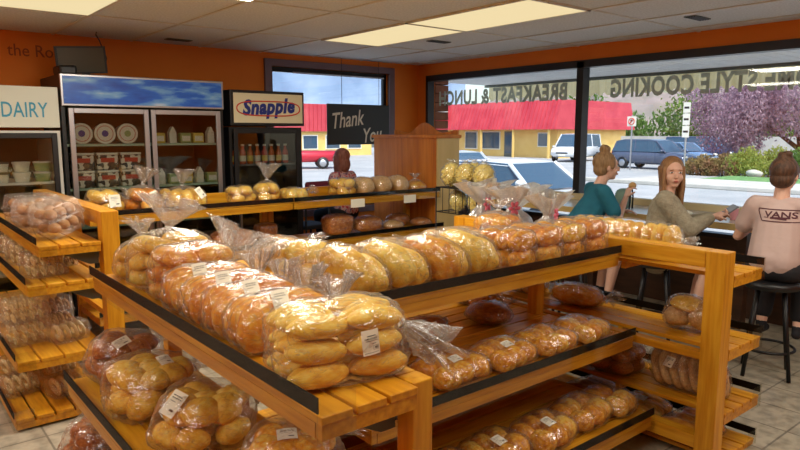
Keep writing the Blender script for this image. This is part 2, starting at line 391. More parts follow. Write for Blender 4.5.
# centre rack between them
t = thing('bread_rack', 'wide central bread rack with three black-edged tiers facing the camera', 'shelving', (1.36,1.93,0), 0)
for x in (.02,1.70):
    for y in (.5,1.08): MB().bbox(x,x+.07,y,y+.07,0,.98,.004).build('post','wood_y',t)
deck(t, 1.775, 0, 1.17, 1.045, ends=(False,False), x0=-.205); deck(t, 1.775, -.11, 1.17, .61, ends=(True,False)); deck(t, 1.775, -.24, 1.17, .20, ends=(True,False))
MB().bbox(.1,1.69,.5,.52,.2,.5,.003).build('back_panel','brownboard',t)
# far-left rack
rack('wooden rack at the far left holding clear boxes of cookies and doughnuts', (1.06,6.1,0), -R90, 2.0,
     [(-.35,-.003,1.06),(-.42,-.003,.84),(-.5,-.003,.41),(-.53,-.003,.075)], ztop=1.235, post=.10, ends=(False,True))
# back racks, two bays
def bay(x, L, label):
    t = thing('bread_rack', label, 'shelving', (x,5.35,0), 0, None)
    for xx in (.0,L-.06):
        for y in (.52,): MB().bbox(xx,xx+.06,y,y+.06,0,1.04,.004).build('post','wood_y',t)
    MB().bbox(0,L,.585,.605,1.02,1.13,.003).build('back_board','wood',t)
    deck(t, L, 0, .5, 1.045, ends=(False,True)); deck(t, L, -.06, .5, .655, ends=(False,True)); deck(t, L, -.1, .5, .27, ends=(False,True))
bay(1.3,1.79,'wooden bread rack bay against the coolers, behind the left foreground rack')
bay(3.1,1.87,'wooden bread rack bay in front of the back window and pine hutch')
for x,lab in ((3.74,'white price card under the back-rack shelf edge, the left one'),(4.43,'white price card under the back-rack shelf edge, the right one')):
    tag(MB().box(x,x+.17,5.332,5.3355,.955,1.04).build('price_card','paper'), lab, 'price card', 'price cards on the back rack')

# ------------------------------------------------------------------ bread and bags
BUN = {}
def bunmesh(kind, mat, var=0):
    k = (kind, mat, var%4)
    if k in BUN: return BUN[k]
    mb = MB(); sd = Vector((var*7.3+len(kind), var*3.1, 5))
    if kind == 'loaf':
        def fn(p):
            t = p.z; wd = 1 + .12*max(0,t*2) - .06*max(0,-t*2)
            q = Vector((p.x*wd, p.y*wd, p.z)); return q + q.normalized()*.03*noise.noise(q*5+sd)
        mb.ell((0,0,0),(.5,.5,.5),(0,0,0),28,14,.52,fn)
    elif kind == 'slash':      # long loaf with diagonal slashes on the crust
        def fn(p):
            q = Vector((p.x,p.y,p.z*(1 if p.z > 0 else .7)))
            if p.z > .1: q *= 1-.07*max(0,math.sin((p.x*1.0+p.y*.4)*22))
            return q + q.normalized()*.03*noise.noise(q*4+sd)
        mb.ell((0,0,0),(.5,.5,.5),(0,0,0),40,16,.72,fn)
    elif kind == 'slices':     # a sliced loaf, cuts across x
        n = 12
        for i in range(n):
            x = -.5+(i+.5)/n; j = .01*noise.noise(Vector((i*1.7,0,0))+sd)
            poly = []
            for a in range(20):
                th = 2*PI*a/20; c, s_ = math.cos(th), math.sin(th)
                poly.append((.46*math.copysign(abs(c)**.6,c)*(1.1 if s_ > 0 else .95), .48*math.copysign(abs(s_)**(.55 if s_ < 0 else .8), s_)+j))
            mb.prism(poly, lambda u,v,d: (d,u,v), x-.46/n, x+.46/n)
    elif kind == 'disc':       # a bun standing on its edge
        mb.ell((0,0,0),(.5,.5,.5),(0,0,0),16,16,.8, lambda p: p + p.normalized()*.03*noise.noise(p*4+sd))
    elif kind == 'twist':
        pts = []; 
        for a in range(64):
            u = a/63*2*PI*3.5
            pts.append((-.42+.84*a/63, .26*math.cos(u), .26*math.sin(u)))
        mb.tube(pts, .15, 10); 
    else:                      # roll / round
        def fn(p):
            q = Vector((p.x,p.y,p.z*(1 if p.z > 0 else .72)))
            q += q.normalized()*.045*noise.noise(q*3.2+sd)
            if kind == 'split' and p.z > 0: q.z -= .09*math.exp(-(p.y/.07)**2)
            return q
        mb.ell((0,0,0),(.5,.5,.5),(0,0,0),22,12,.86 if kind == 'roll' else 1,fn)
    BUN[k] = mb.mesh(kind, mat, kind != 'slices'); return BUN[k]
PN = {'loaf':'loaf','slash':'loaf','slices':'sliced_loaf','disc':'bun','roll':'roll','split':'roll','round':'bun','twist':'twisted_pastry'}
def film(parent, pts, axis, tail, seed, mat='film', puff=.004, wr=.0065, floor=.0015, nu=52, nv=26):
    bm = bmesh.new()
    for p in pts: bm.verts.new(p)
    r = bmesh.ops.convex_hull(bm, input=bm.verts[:]); bm.faces.ensure_lookup_table()
    bvh = BVHTree.FromBMesh(bm); bm.free()
    lo = Vector([min(p[i] for p in pts) for i in range(3)]); hi = Vector([max(p[i] for p in pts) for i in range(3)])
    c = (lo+hi)/2; ext = (hi-lo)/2
    a = Vector(axis).normalized(); A = max(range(3), key=lambda i: abs(a[i]))
    ib, ic = [(1,2),(2,0),(0,1)][A]
    eb = Vector([1 if i == ib else 0 for i in range(3)]); ec = Vector([1 if i == ic else 0 for i in range(3)])
    sgn = 1 if a[A] > 0 else -1; axv = Vector([sgn if i == A else 0 for i in range(3)])
    sd = Vector((seed*1.37, seed*.71, seed*2.3)); vs = []; rows = 0
    thmax = .84*PI if tail else PI
    for j in range(nv+1):
        th = .04+ (thmax-.04)*j/nv
        if not tail: th = .03+(PI-.06)*j/nv
        for k in range(nu):
            ph = 2*PI*k/nu
            d = axv*(-math.cos(th)*ext[A]) + (eb*math.cos(ph)*ext[ib] + ec*math.sin(ph)*ext[ic])*math.sin(th)
            d.normalize(); hit = bvh.ray_cast(c+d*2, -d)[0]
            if hit is None: hit = c+d*ext.length*.6
            L = (hit-c).length
            q = Vector((math.cos(ph)*3.2, math.sin(ph)*3.2, th*.9))
            rd = 1-abs(noise.noise(q*2.1+sd))*2.6
            rd2 = 1-abs(noise.noise(hit*23+sd))*2.4
            w = puff + wr*rd + wr*.8*rd2 + (.012*max(0,math.cos(ph*9+seed)*.4) * (j/nv)**3 if tail else 0)
            p = c+d*(L+w)
            if p.z < floor: p.z = floor
            vs.append(p)
        rows += 1
    if tail:
        td, tl, fl = Vector(tail[0]).normalized(), tail[1], tail[2]
        last = vs[-nu:]; cen = sum(last, Vector())/nu; rad = [(v-cen) for v in last]
        N = c + axv*(ext[A]+.028); N.z = max(N.z, .03)
        if A != 2: N.z += .01
        e1 = td.cross(Vector((.3,.1,1)) if abs(td.z) < .8 else Vector((1,.2,0))).normalized(); e2 = td.cross(e1).normalized()
        # collapse to the neck
        for s_ in (.35,.7,.92):
            for k in range(nu):
                ph = 2*PI*k/nu; nd = (rad[k].normalized())*.012
                p = (last[k])*(1-s_) + (N+nd)*s_ + rad[k].normalized()*.006*math.cos(ph*8+seed)*s_*(1-s_)*4
                if p.z < floor: p.z = floor
                vs.append(p)
            rows += 1
        up = Vector((0,0,1)); K = 7
        for q in range(0, K+1):
            s_ = q/K; cp = N + td*(tl*s_) + Vector((0,0,-.02*s_*s_))
            rr = .010 + fl*(s_**.75)
            for k in range(nu):
                v0 = rad[k].normalized(); 
                ph = 2*PI*k/nu
                ca, sa = v0.dot(e1), v0.dot(e2); nn = math.hypot(ca,sa) or 1
                pl = 1+ .42*math.sin(7*ph+seed)*s_ + .3*math.sin(13*ph+seed*2.1)*s_ + .3*noise.noise(Vector((ph*2,s_*3,seed)))*s_
                d = (e1*ca/nn + e2*sa/nn*.45)*rr*pl
                p = cp+d + td*(.03*noise.noise(Vector((math.cos(ph)*2,math.sin(ph)*2,seed)))*s_)
                if p.z < floor: p.z = floor
                vs.append(p)
            rows += 1
    fs = [(j*nu+k, j*nu+(k+1)%nu, (j+1)*nu+(k+1)%nu, (j+1)*nu+k) for j in range(rows-1) for k in range(nu)]
    fs.append(tuple(range(nu))[::-1])
    if not tail: fs.append(tuple(range((rows-1)*nu, rows*nu)))
    mb = MB().add(vs, fs)
    me = mb.mesh('plastic_bag', mat, True)
    if tail:
        me.materials.append(M['tailfilm'])
        for i, p in enumerate(me.polygons):
            if min(p.vertices) >= (nv)*nu: p.material_index = 1
        o = link('plastic_bag', me, parent)
        pts_ = [N + (e1*math.cos(2*PI*k/12)+e2*math.sin(2*PI*k/12))*.0125 for k in range(12)]
        MB().tube(pts_, .0035, 6, True).build('bag_tie','tie',parent,True)
    else: o = link('plastic_bag', me, parent)
    return o, bvh, c
def sticker(parent, bvh, c, direction, w=.05, h=.062, roll=0, off=(0,0,0), text=None, lift=.011):
    d = Vector(direction).normalized(); src = c+Vector(off)+d*1.5
    hit, nrm, _, _ = bvh.ray_cast(src, -d)
    if hit is None: return
    nrm = (nrm if nrm.dot(d) > 0 else -nrm); nrm = (nrm+d).normalized()
    pos = hit + nrm*lift
    up = Vector((0,0,1)); up = (up - nrm*up.dot(nrm)); up = up.normalized() if up.length > .2 else Vector((0,1,0)).cross(nrm).normalized()
    rt = up.cross(nrm).normalized()
    m = Matrix((( rt.x,up.x,nrm.x,pos.x),(rt.y,up.y,nrm.y,pos.y),(rt.z,up.z,nrm.z,pos.z),(0,0,0,1))) @ Matrix.Rotation(roll,4,'Z')
    mb = MB(); n = 5; vs = []
    for zz in (0,-.0006):
        for j in range(2):
            for i in range(n+1):
                u = -w/2+w*i/n; vs.append(m @ Vector((u,(-h/2,h/2)[j], zz-(u/w)**2*.012)))
    fs = []; S = 2*(n+1)
    for i in range(n):
        fs.append((i,i+1,n+1+i+1,n+1+i)); fs.append((S+i,S+n+1+i,S+n+1+i+1,S+i+1))
        fs.append((i,S+i,S+i+1,i+1)); fs.append((n+1+i,n+1+i+1,S+n+1+i+1,S+n+1+i))
    fs.append((0,n+1,S+n+1,S)); fs.append((n,S+n,S+2*n+1,2*n+1))
    mb.add(vs,fs); o = mb.build('price_label','paper',parent)
    pt = MB()
    def bar(u0,u1,v0,v1):
        k = 4
        for i in range(k):
            a0 = u0+(u1-u0)*i/k; a1 = u0+(u1-u0)*(i+1)/k
            f = lambda u,v: m @ Vector((u*w,v*h,.0005-(u)**2*.012))
            pt.quad(f(a0,v0),f(a1,v0),f(a1,v1),f(a0,v1))
    rn = random.Random(int(abs(pos.x*1000)))
    if text:
        bar(-.2,.3,.24,.27); bar(-.3,.38,.05,.07); bar(.02,.28,-.07,-.05); bar(-.42,.4,-.42,-.405)
        for q in ((.1,.42,-.15,-.14),(.1,.42,-.31,-.30),(.1,.115,-.31,-.14),(.405,.42,-.31,-.14)): bar(*q)
        bar(.2,.24,-.27,-.18); bar(.27,.31,-.27,-.18); bar(.34,.37,-.27,-.18)
        me = text_mesh(text, .01, .00005, .0001); xs = [v.co.x for v in me.vertices]; ww = max(xs)-min(xs)
        for v in me.vertices: v.co.x *= w*.72/ww; v.co.y = v.co.y*.7 + h*.14; v.co.z = .0008-(v.co.x/w)**2*.012
        me.transform(m); me.materials.clear(); me.materials.append(M['ink']); link('print_title', me, o)
    else:
        for v in (.3,.2): 
            x = -.32
            while x < .3: e = x+rn.uniform(.06,.16); bar(x,min(e,.34),v-.02,v+.02); x = e+.05
        bar(-.3,.1,.06,.08); bar(.05,.32,-.3,-.22)
    pt.build('print','ink',o)
def rolls(nx,ny,nz,lx,ly,lz,kind='roll',mat='crust',j=.12,rz=0,sx=.98,sy=.96,sz=.8):
    out = []; r = random.Random(nx*91+ny*17+nz*5+int(lx*999))
    for k in range(nz):
        for i in range(nx):
            for q in range(ny):
                out.append((kind,mat,((i-(nx-1)/2)*lx*sx+r.uniform(-1,1)*lx*j*.3,(q-(ny-1)/2)*ly*sy+r.uniform(-1,1)*ly*j*.4, lz*.42+k*lz*sz),(lx,ly,lz),(r.uniform(-1,1)*j,r.uniform(-1,1)*j,rz+r.uniform(-1,1)*j)))
    return out
def heap(n, d, R, layers=2, kind='round', mat='crust', seed=1, el=1.0):
    r = random.Random(seed); out = []; per = max(1,n//layers)
    for L in range(layers):
        cnt = per if L < layers-1 else n-per*(layers-1)
        RR = R*(1-.28*L)
        for i in range(cnt):
            a = 2*PI*i/cnt+L*.7+r.uniform(-.2,.2); rr = RR*(r.uniform(.8,1) if cnt > 1 else 0) if i or cnt < 5 else 0
            s_ = d*r.uniform(.92,1.1)
            out.append((kind,mat,(rr*math.cos(a)*el,rr*math.sin(a),d*.4+L*d*.66),(s_*1.05,s_,s_*.86),(r.uniform(-.5,.5),r.uniform(-.5,.5),r.uniform(0,6))))
    return out
def discs(n, th, dia, kind='disc', mat='yellow', lean=0, h=None):
    r = random.Random(n); h = h or dia
    return [(kind,mat,((i-(n-1)/2)*th*.96,r.uniform(-1,1)*.004,h*.5),(th,dia,h*r.uniform(.96,1.02)),(0,lean+r.uniform(-.06,.06),r.uniform(-.05,.05))) for i in range(n)]
NB = [0]
def bag(label, loc, rz, items, axis=(1,0,0), tail=((1,0,.15),.09,.05), labels=(), name='bagged_bread', group=None, tiltx=0, filmkw={}, cat='bread'):
    NB[0] += 1; sd = NB[0]
    t = thing(name, label, cat, loc, rz, group)
    if tiltx: t.rotation_euler = (tiltx,0,rz)
    zmin = 1e9; tmp = []; pts = []
    for i, (kind,mat,p,s_,r) in enumerate(items):
        me = bunmesh(kind, mat, i+sd)
        mt = Matrix.Translation(p) @ Euler(r).to_matrix().to_4x4() @ Matrix.Diagonal((*s_,1))
        ps = [mt @ v.co for v in me.vertices]; tmp.append((me,p,s_,r)); zmin = min(zmin, min(v.z for v in ps)); pts += ps
    dz = .005-zmin
    for v in pts: v.z += dz
    for (me,p,s_,r),it in zip(tmp, items):
        link(PN[it[0]], me, t, (p[0],p[1],p[2]+dz), r, s_)
    f, bvh, c = film(t, pts, axis, tail, sd, **filmkw)
    for lb in labels: sticker(t, bvh, c, **lb)
    return t
X1 = 1.045+.001
CAMV = lambda x,y: (-x,-y)
L = 'in the left foreground rack'
# ---- top shelf of the left rack, near to far
cam = (-.45,-.85,.35)
bag('large three-layer bag of hot dog buns at the near corner of the left rack', (.952,1.435,X1), -.14, rolls(2,3,3,.175,.076,.078,'split','yellow',.14),
    tail=((1,-.35,-.65),.12,.12), labels=[dict(direction=(.1,-1,.12), off=(.03,0,0), w=.052,h=.066,roll=.05,text='HAMBURGER BUN')], name='bag_of_buns')
for i,(y,lab) in enumerate(((1.74,'bag of upright golden rolls directly behind the near corner bag of hot dog buns'),(1.92,'second bag of upright golden rolls behind the corner bag, label on its end'),
                (2.10,'third bag of upright golden rolls behind the corner bag'),(2.28,'fourth bag of upright golden rolls behind the corner bag, under the flared tails'))):
    bag(lab, (.955,y,X1), .05*(i%2)-.1, rolls(2,2,1,.165,.083,.18,'roll','crust',.08), tail=((.15,.25,1),.12,.08),
        labels=[dict(direction=(-.35,-.8,.55), off=(-.01*i,0,.03), w=.05,h=.07,roll=.12)], name='bag_of_rolls', group='upright roll bags on the left rack')
bag('tall bag of long oval buns with wide flared tail, midway along the left rack', (.97,2.49,X1), .15, rolls(2,2,3,.15,.10,.082,'roll','crust',.2), axis=(1,0,0), tail=((.5,-.1,.9),.17,.13), labels=[dict(direction=(-.6,-.8,.2), w=.045,h=.06)], name='bag_of_buns')
bag('tall bag of oval buns, tail straight up, second from the left rack far end', (.98,2.76,X1), .3, rolls(2,2,3,.15,.11,.085,'roll','yellow',.25), axis=(0,0,1), tail=((.05,-.2,1),.15,.11), name='bag_of_buns', filmkw=dict(puff=.008))
bag('bag of round buns with upright tail, far end of the left rack top shelf', (.96,3.03,X1), .2, heap(9,.10,.1,2,mat='yellow',seed=4), axis=(0,0,1), tail=((-.1,0,1),.10,.06), labels=[dict(direction=(-.1,-1,.3), w=.04,h=.05,roll=-.6)], name='bag_of_buns', filmkw=dict(puff=.008))
# ---- left rack, lower shelves
bag('bag of brown buns with white label, far end of the left rack middle shelf', (.83,2.93,.632), .3, heap(11,.115,.125,2,mat='brown',seed=9), axis=(1,.0,0), tail=((1,.3,.5),.10,.07), labels=[dict(direction=(-.5,-.75,.75), w=.07,h=.045,roll=.5)], name='bag_of_buns', filmkw=dict(puff=.012))
bag('bulging bag of big round golden buns in the middle of the left rack middle shelf', (.80,2.5,.632), .1, heap(13,.125,.14,2,mat='yellow',seed=12), axis=(1,0,0), tail=((1,.2,.4),.12,.08), labels=[dict(direction=(-.1,-.6,.9), w=.05,h=.06,off=(.05,0,0))], name='bag_of_buns', filmkw=dict(puff=.014))
bag('bag of round golden buns with tilted price label, third along the left rack middle shelf', (.84,2.1,.632), -.2, heap(13,.12,.13,2,mat='yellow',seed=15), axis=(1,0,0), tail=((1,.2,.4),.10,.07), labels=[dict(direction=(-.45,-.6,.75), w=.06,h=.09,roll=-.3,off=(-.05,0,0))], name='bag_of_buns', filmkw=dict(puff=.014))
bag('bag of orange-brown rolls on the left rack middle shelf, under the near corner bag', (.93,1.66,.632), .1, heap(12,.11,.12,2,mat='glaze',seed=18), axis=(1,0,0), tail=((1,.2,.3),.08,.05), labels=[dict(direction=(-.2,-.4,.9), w=.06,h=.05)], name='bag_of_buns', filmkw=dict(puff=.01))
bag('bag of brown buns with a small label on the left rack bottom shelf', (.75,3.03,.217), .2, heap(13,.13,.14,2,mat='brown',seed=21), tail=((1,.2,.3),.08,.06), labels=[dict(direction=(-.2,-.7,.8), w=.07,h=.045,roll=.1)], name='bag_of_buns', filmkw=dict(puff=.012))
# ---- centre rack top shelf
R = 'on the centre rack top shelf'
bag('small bag of yellow buns at the left end of the centre rack top shelf', (1.46,2.42,X1), .2, heap(6,.12,.09,2,mat='yellow',seed=31), tail=((-1,.3,.4),.07,.05), name='bag_of_buns')
big = [(1.50,'leftmost of the big oval yellow loaves standing at the black edge of the centre rack'),(1.725,'second from left of the big oval yellow loaves at the centre rack edge'),(1.945,'third from left of the big oval yellow loaves at the centre rack edge'),(2.165,'rightmost big oval loaf at the centre rack edge, beside the stacked rolls')]
for i,(x,lab) in enumerate(big):
    its = [('slash','yellow' if i != 2 else 'crust',(-.045,0,.10),(.13,.28,.215),(.1,-.35,.1)),('slash','yellow',(.05,.01,.075),(.12,.27,.185),(0,-.4,-.05))]
    bag(lab, (x,2.105+.015*(i%2),X1), -.15+.1*(i%3), its, axis=(0,1,0), tail=((.2,1,.35),.08,.06), name='bagged_loaf', group='oval loaves on the centre rack', filmkw=dict(puff=.01,wr=.006))
for i,(x,lab) in enumerate(((2.40,'leftmost two-layer pack of orange rolls at the right half of the centre rack top shelf'),(2.605,'two-layer pack of orange rolls, second from the left on the centre rack top shelf'),(2.805,'two-layer pack of orange rolls, second from the right end of the centre rack top shelf'),(3.0,'two-layer roll pack at the right end of the centre rack top shelf'))):
    bag(lab, (x,2.10,X1), .12, rolls(1,3,2,.178,.086,.108,'roll','crust' if i%2 else 'glaze',.12), axis=(0,1,0), tail=((0,1,.4),.08,.05), name='bag_of_rolls', group='two-layer roll packs on the centre rack', filmkw=dict(puff=.006,wr=.006))
bag('pale tan roll bag lying behind the oval loaves on the centre rack', (2.02,2.56,X1), .1, rolls(3,2,1,.1,.14,.12,'roll','tan'), tail=((-1,0,.6),.09,.06), name='bag_of_rolls')
bag('pale bun bag behind the oval loaves, left of the pink-bow cellophane bags', (2.55,2.62,X1), -.1, rolls(3,2,1,.11,.13,.12,'roll','tan'), tail=((1,0,.6),.09,.06), name='bag_of_rolls')
bag('bag of small brown rolls behind the two-layer packs, next to the right rack rail', (2.98,2.68,X1), .1, rolls(2,2,2,.11,.12,.09,'roll','crust'), axis=(0,0,1), tail=((0,.1,1),.08,.06), name='bag_of_rolls')
bag('pale round loaf bag at the back left of the centre rack top shelf', (1.58,2.86,X1), .1, [('round','tan',(0,0,.07),(.27,.24,.15),(0,0,0))], tail=((1,0,.6),.09,.06), name='bagged_loaf')
# ---- centre rack middle shelf
for i,(x,y,lab,w) in enumerate(((1.93,2.0,'leftmost bag of glossy pan rolls on the centre rack middle shelf, label on top',.34),(2.27,1.99,'second bag of glossy pan rolls on the centre rack middle shelf',.30),
        (2.58,1.99,'third bag of glossy pan rolls on the centre rack middle shelf',.28),(2.88,1.99,'bag of glossy pan rolls at the right end of the centre rack middle shelf',.26))):
    bag(lab, (x,y,.612), .12, rolls(3,2,1,w/3,.13,.105,'roll','glaze',.2,sx=.93,sy=.92), axis=(1,0,0), tail=None, labels=[dict(direction=(-.1,-.45,.85), w=.06,h=.045,roll=.15,lift=.008)] if i in (0,1) else [], name='bag_of_rolls', group='pan rolls on the centre middle shelf', filmkw=dict(puff=.007,wr=.006))
bag('dark brown bagged loaf at the back left of the centre rack middle shelf', (2.20,2.5,.612), .1, [('slash','brown',(0,0,.06),(.33,.16,.13),(0,0,0))], tail=((-1,0,.4),.08,.05), name='bagged_loaf')
bag('round dark cake under clear wrap at the back of the centre rack middle shelf', (2.72,2.5,.612), .1, [('round','brown',(0,0,.06),(.27,.27,.13),(0,0,0))], tail=((.4,0,1),.06,.05), name='bagged_cake', cat='cake')
bag('bag of orange rolls at the back right of the centre rack middle shelf', (2.98,2.85,.612), .1, rolls(2,2,1,.13,.13,.12,'roll','glaze'), tail=((1,0,.6),.06,.05), name='bag_of_rolls')
for i,(x,lab) in enumerate(((1.80,'leftmost bag of glossy brown rolls on the centre rack bottom shelf'),(2.12,'bag of glossy rolls with label, second from left on the centre rack bottom shelf'),(2.45,'third bag of glossy brown rolls on the centre rack bottom shelf, label on its top'),(2.78,'bag of glossy brown rolls at the right of the centre rack bottom shelf'),(3.02,'last bag of glossy brown rolls at the right end of the centre rack bottom shelf'))):
    bag(lab, (x,1.88+.02*(i%2),.202), .14, rolls(3 if i < 4 else 2,2,1,.108,.135,.115,'roll','glaze',.22,sx=.92,sy=.92), axis=(1,0,0), tail=None, labels=[dict(direction=(-.1,-.4,.9), w=.06,h=.06,roll=.2,lift=.008)] if i in (1,2) else [], name='bag_of_rolls', group='rolls on the centre bottom shelf', filmkw=dict(puff=.007,wr=.006))
# ---- right rack
bag('long sleeve of golden buns standing on edge along the right rack top shelf', (3.43,2.10,1.002), R90, discs(10,.07,.15,mat='yellow',h=.185), axis=(-1,0,0), tail=((-1,0,.3),.06,.05), name='sleeve_of_buns', filmkw=dict(puff=.007,wr=.006))
bag('bag of large pale round rolls on the right rack second shelf, beside the tall post', (3.44,1.69,.622), .2, [('round','tan',(-.02,-.08,.09),(.17,.13,.18),(.2,.5,0)),('round','tan',(.0,.05,.07),(.18,.14,.13),(0,.1,0)),('round','yellow',(.0,.0,.15),(.2,.18,.09),(.1,0,0)),('round','tan',(.05,-.1,.06),(.14,.12,.12),(.2,.2,0))], axis=(0,-1,0) , tail=None, name='bag_of_rolls', filmkw=dict(puff=.006))
bag('reddish loaf in a clear bag, far end of the right rack second shelf', (3.43,2.40,.622), R90, [('slash','glaze',(0,0,.07),(.34,.19,.14),(0,0,0))], axis=(-1,0,0), tail=((-1,0,.5),.09,.06), name='bagged_loaf')
bag('bag of brown rolls with a white gathered tail, middle of the right rack second shelf', (3.46,2.82,.622), R90, rolls(2,2,1,.13,.11,.12,'roll','glaze'), axis=(-1,0,0), tail=((-1,0,.2),.10,.05), name='bag_of_rolls')
bag('large bag of sliced flat loaves on the right rack third shelf behind the post', (3.44,1.66,.282), R90+.1, discs(7,.055,.2,mat='tan',lean=.3,h=.2), axis=(-1,0,0), tail=None, labels=[dict(direction=(.5,.6,.4), w=.06,h=.06)], name='bag_of_sliced_bread', filmkw=dict(puff=.008))
bag('bag of reddish-brown rolls on the right rack third shelf, left of the sliced loaves', (3.42,2.09,.282), R90, rolls(2,2,2,.13,.13,.09,'roll','brown'), axis=(-1,0,0), tail=None, name='bag_of_rolls', filmkw=dict(puff=.008))
bag('bag of dark rolls at the far end of the right rack third shelf', (3.42,2.48,.282), R90, rolls(2,2,1,.14,.14,.13,'roll','glaze'), axis=(1,0,0), tail=((1,0,.5),.08,.05), name='bag_of_rolls')
for i,(y,lab,mt,kd) in enumerate(((1.62,'bag of long baguette rolls on the right rack bottom shelf, nearest the floor tiles','crust','roll'),(1.93,'bag of brown rolls on the right rack bottom shelf with a white label','glaze','roll'),(2.27,'bag of brown rolls on the right rack bottom shelf, farthest from the post','brown','roll'))):
    bag(lab, (3.46,y,.037), R90, rolls(1,3,1,.26,.1,.1,kd,mt,.15), axis=(-1,0,0), tail=None, labels=[dict(direction=(.1,.2,1), w=.06,h=.06)] if i == 1 else [], name='bag_of_rolls', group='rolls on the right bottom shelf')
# cellophane bags with pink bows
M['pink'] = plain('pink_ribbon',(232,120,150),.5)
def cello(x,y,z,label,s=1,lean=0):
    t = thing('cellophane_bag', label, 'gift bag', (x,y,z), lean, 'cellophane bags with pink bows')
    vs = []; n = 40; K = 14; fs = []
    for j in range(K+1):
        s_ = j/K; zz = .2*s_*s
        rr = (.075*math.sin(PI*min(1,.12+s_*1.5)) if s_ < .55 else .02+.24*(s_-.55))*s + .006
        for k in range(n):
            ph = 2*PI*k/n; pl = 1+.22*math.sin(6*ph+x*9)*s_+.14*math.sin(11*ph+y*9)*s_
            vs.append((rr*pl*math.cos(ph), rr*pl*math.sin(ph)*.7, zz + .015*math.sin(5*ph+x*20)*max(0,s_-.7)*3))
    fs = [(j*n+k, j*n+(k+1)%n, (j+1)*n+(k+1)%n, (j+1)*n+k) for j in range(K) for k in range(n)]; fs.append(tuple(range(n))[::-1])
    MB().add(vs,fs).build('cellophane','cello',t,True)
    b = MB()
    for k in range(6):
        a = k*PI/3; b.ell((.018*math.cos(a)*s-.03*s,-.04*s,.115*s+.018*math.sin(a)*s),(.013*s,.006*s,.008*s),(0,-a,0),10,6)
    b.ell((-.03*s,-.045*s,.115*s),(.006,.006,.006),n=8,m=5).build('bow','pink',t,True)
    c = MB()
    for k in range(4): c.ell((.03*math.cos(k*1.6)*s,.02*math.sin(k*1.6)*s,.035*s),(.028*s,.025*s,.026*s),n=12,m=8)
    c.build('sweet_roll','tan',t,True)
cello(3.42,3.22,1.002,'clear cellophane bag with a pink bow, leftmost on the right rack top shelf',1.75,.2)
cello(3.42,2.93,1.002,'clear cellophane bag with a pink bow, second from the left beyond the orange rolls',1.7,-.2)
cello(3.42,2.64,1.002,'clear cellophane bag with a faint pink bow nearest the bun sleeve',1.55,.4)
# ---- back racks
B = 5.58
bag('bag of yellow buns with a white label, leftmost on the back rack', (1.47,B,X1), 0, heap(8,.13,.12,2,mat='yellow',seed=41), tail=((.6,.4,.8),.1,.08), labels=[dict(direction=(.3,-1,.1), w=.1,h=.1)], name='bag_of_buns')
bag('bag of orange buns second from the left on the back rack, tall flared tail', (1.79,B,X1), 0, heap(8,.13,.12,2,mat='crust',seed=42), axis=(0,0,1), tail=((.2,0,1),.16,.11), labels=[dict(direction=(.4,-1,.2), w=.07,h=.1,roll=.3)], name='bag_of_buns')
bag('bag of long yellow rolls with upright tail, third from left on the back rack', (2.12,B,X1), 0, rolls(3,2,1,.11,.2,.19,'roll','yellow',.15), axis=(0,0,1), tail=((.1,0,1),.16,.09), labels=[dict(direction=(.5,-1,.3), w=.07,h=.1,roll=.4)], name='bag_of_rolls')
bag('bag of pale yellow buns under the yellow logo drinks cooler, left one', (2.66,B,X1), 0, heap(7,.11,.11,2,mat='yellow',seed=44), tail=((1,0,.3),.05,.05), name='bag_of_buns')
bag('bag of yellow buns with a tall tail under the logo drinks cooler, middle one', (2.93,B,X1), 0, heap(7,.12,.09,2,mat='yellow',seed=45), axis=(0,0,1), tail=((.1,0,1),.17,.11), name='bag_of_buns')
bag('bag of yellow rolls just right of the tall-tailed bag, left of the back rack joint', (3.22,B,X1), 0, rolls(2,2,1,.12,.14,.13,'roll','yellow'), tail=((1,0,.4),.10,.08), name='bag_of_rolls')
bag('bag of pale yellow rolls below the thank-you sign on the back rack', (3.80,B,X1), 0, heap(7,.12,.11,2,mat='yellow',seed=47), tail=((-1,0,.1),.06,.05), name='bag_of_buns')
for i,(x,lab) in enumerate(((4.06,'tan floured loaf below the thank-you sign, leftmost of three'),(4.29,'tan floured loaf on the back rack, middle of three'),(4.53,'tan floured loaf on the back rack, right of three, in front of the pine hutch'))):
    bag(lab, (x,B,X1), 0, [('slash','tan',(0,0,.1),(.2,.30,.21),(0,-.25,0))], axis=(0,1,0), tail=None, name='bagged_loaf', group='tan loaves on the back rack', filmkw=dict(puff=.004,wr=.003))
bag('low orange round loaf bag at the right end of the back rack', (4.80,B,X1), 0, [('round','crust',(0,0,.05),(.26,.24,.13),(0,0,0))], axis=(0,0,1), tail=((0,0,1),.07,.05), name='bagged_loaf')
B = 5.55
bag('long dark rye loaf on the back rack lower shelf, under the drinks cooler', (2.55,B,.657), 0, [('slash','brown',(0,0,.08),(.42,.2,.19),(0,0,0))], tail=None, name='bagged_loaf')
bag('bag of orange rolls on the back rack lower shelf, left of the joint', (2.88,B-.11,.657), 0, rolls(3,1,1,.09,.16,.10,'roll','crust'), tail=None, name='bag_of_rolls')
bag('short brown loaf on the back rack lower shelf beside the orange rolls', (2.95,B+.1,.657), 0, [('loaf','brown',(0,0,.08),(.2,.16,.17),(0,0,0))], tail=None, name='bagged_loaf')
bag('big brown boxy loaf right of the joint on the back rack lower shelf', (3.72,B,.657), 0, [('loaf','brown',(0,0,.1),(.30,.22,.2),(0,0,0))], tail=None, name='bagged_loaf')
bag('brown oval loaf in shiny wrap in the middle of the back rack lower shelf', (4.10,B,.657), 0, [('slash','brown',(0,0,.09),(.34,.22,.18),(0,0,0))], tail=((-1,0,.3),.05,.04), name='bagged_loaf')
bag('low golden round loaf on the back rack lower shelf, third from the right', (4.40,B-.06,.657), 0, [('round','tan',(0,0,.05),(.24,.24,.11),(0,0,0))], tail=None, name='bagged_loaf')
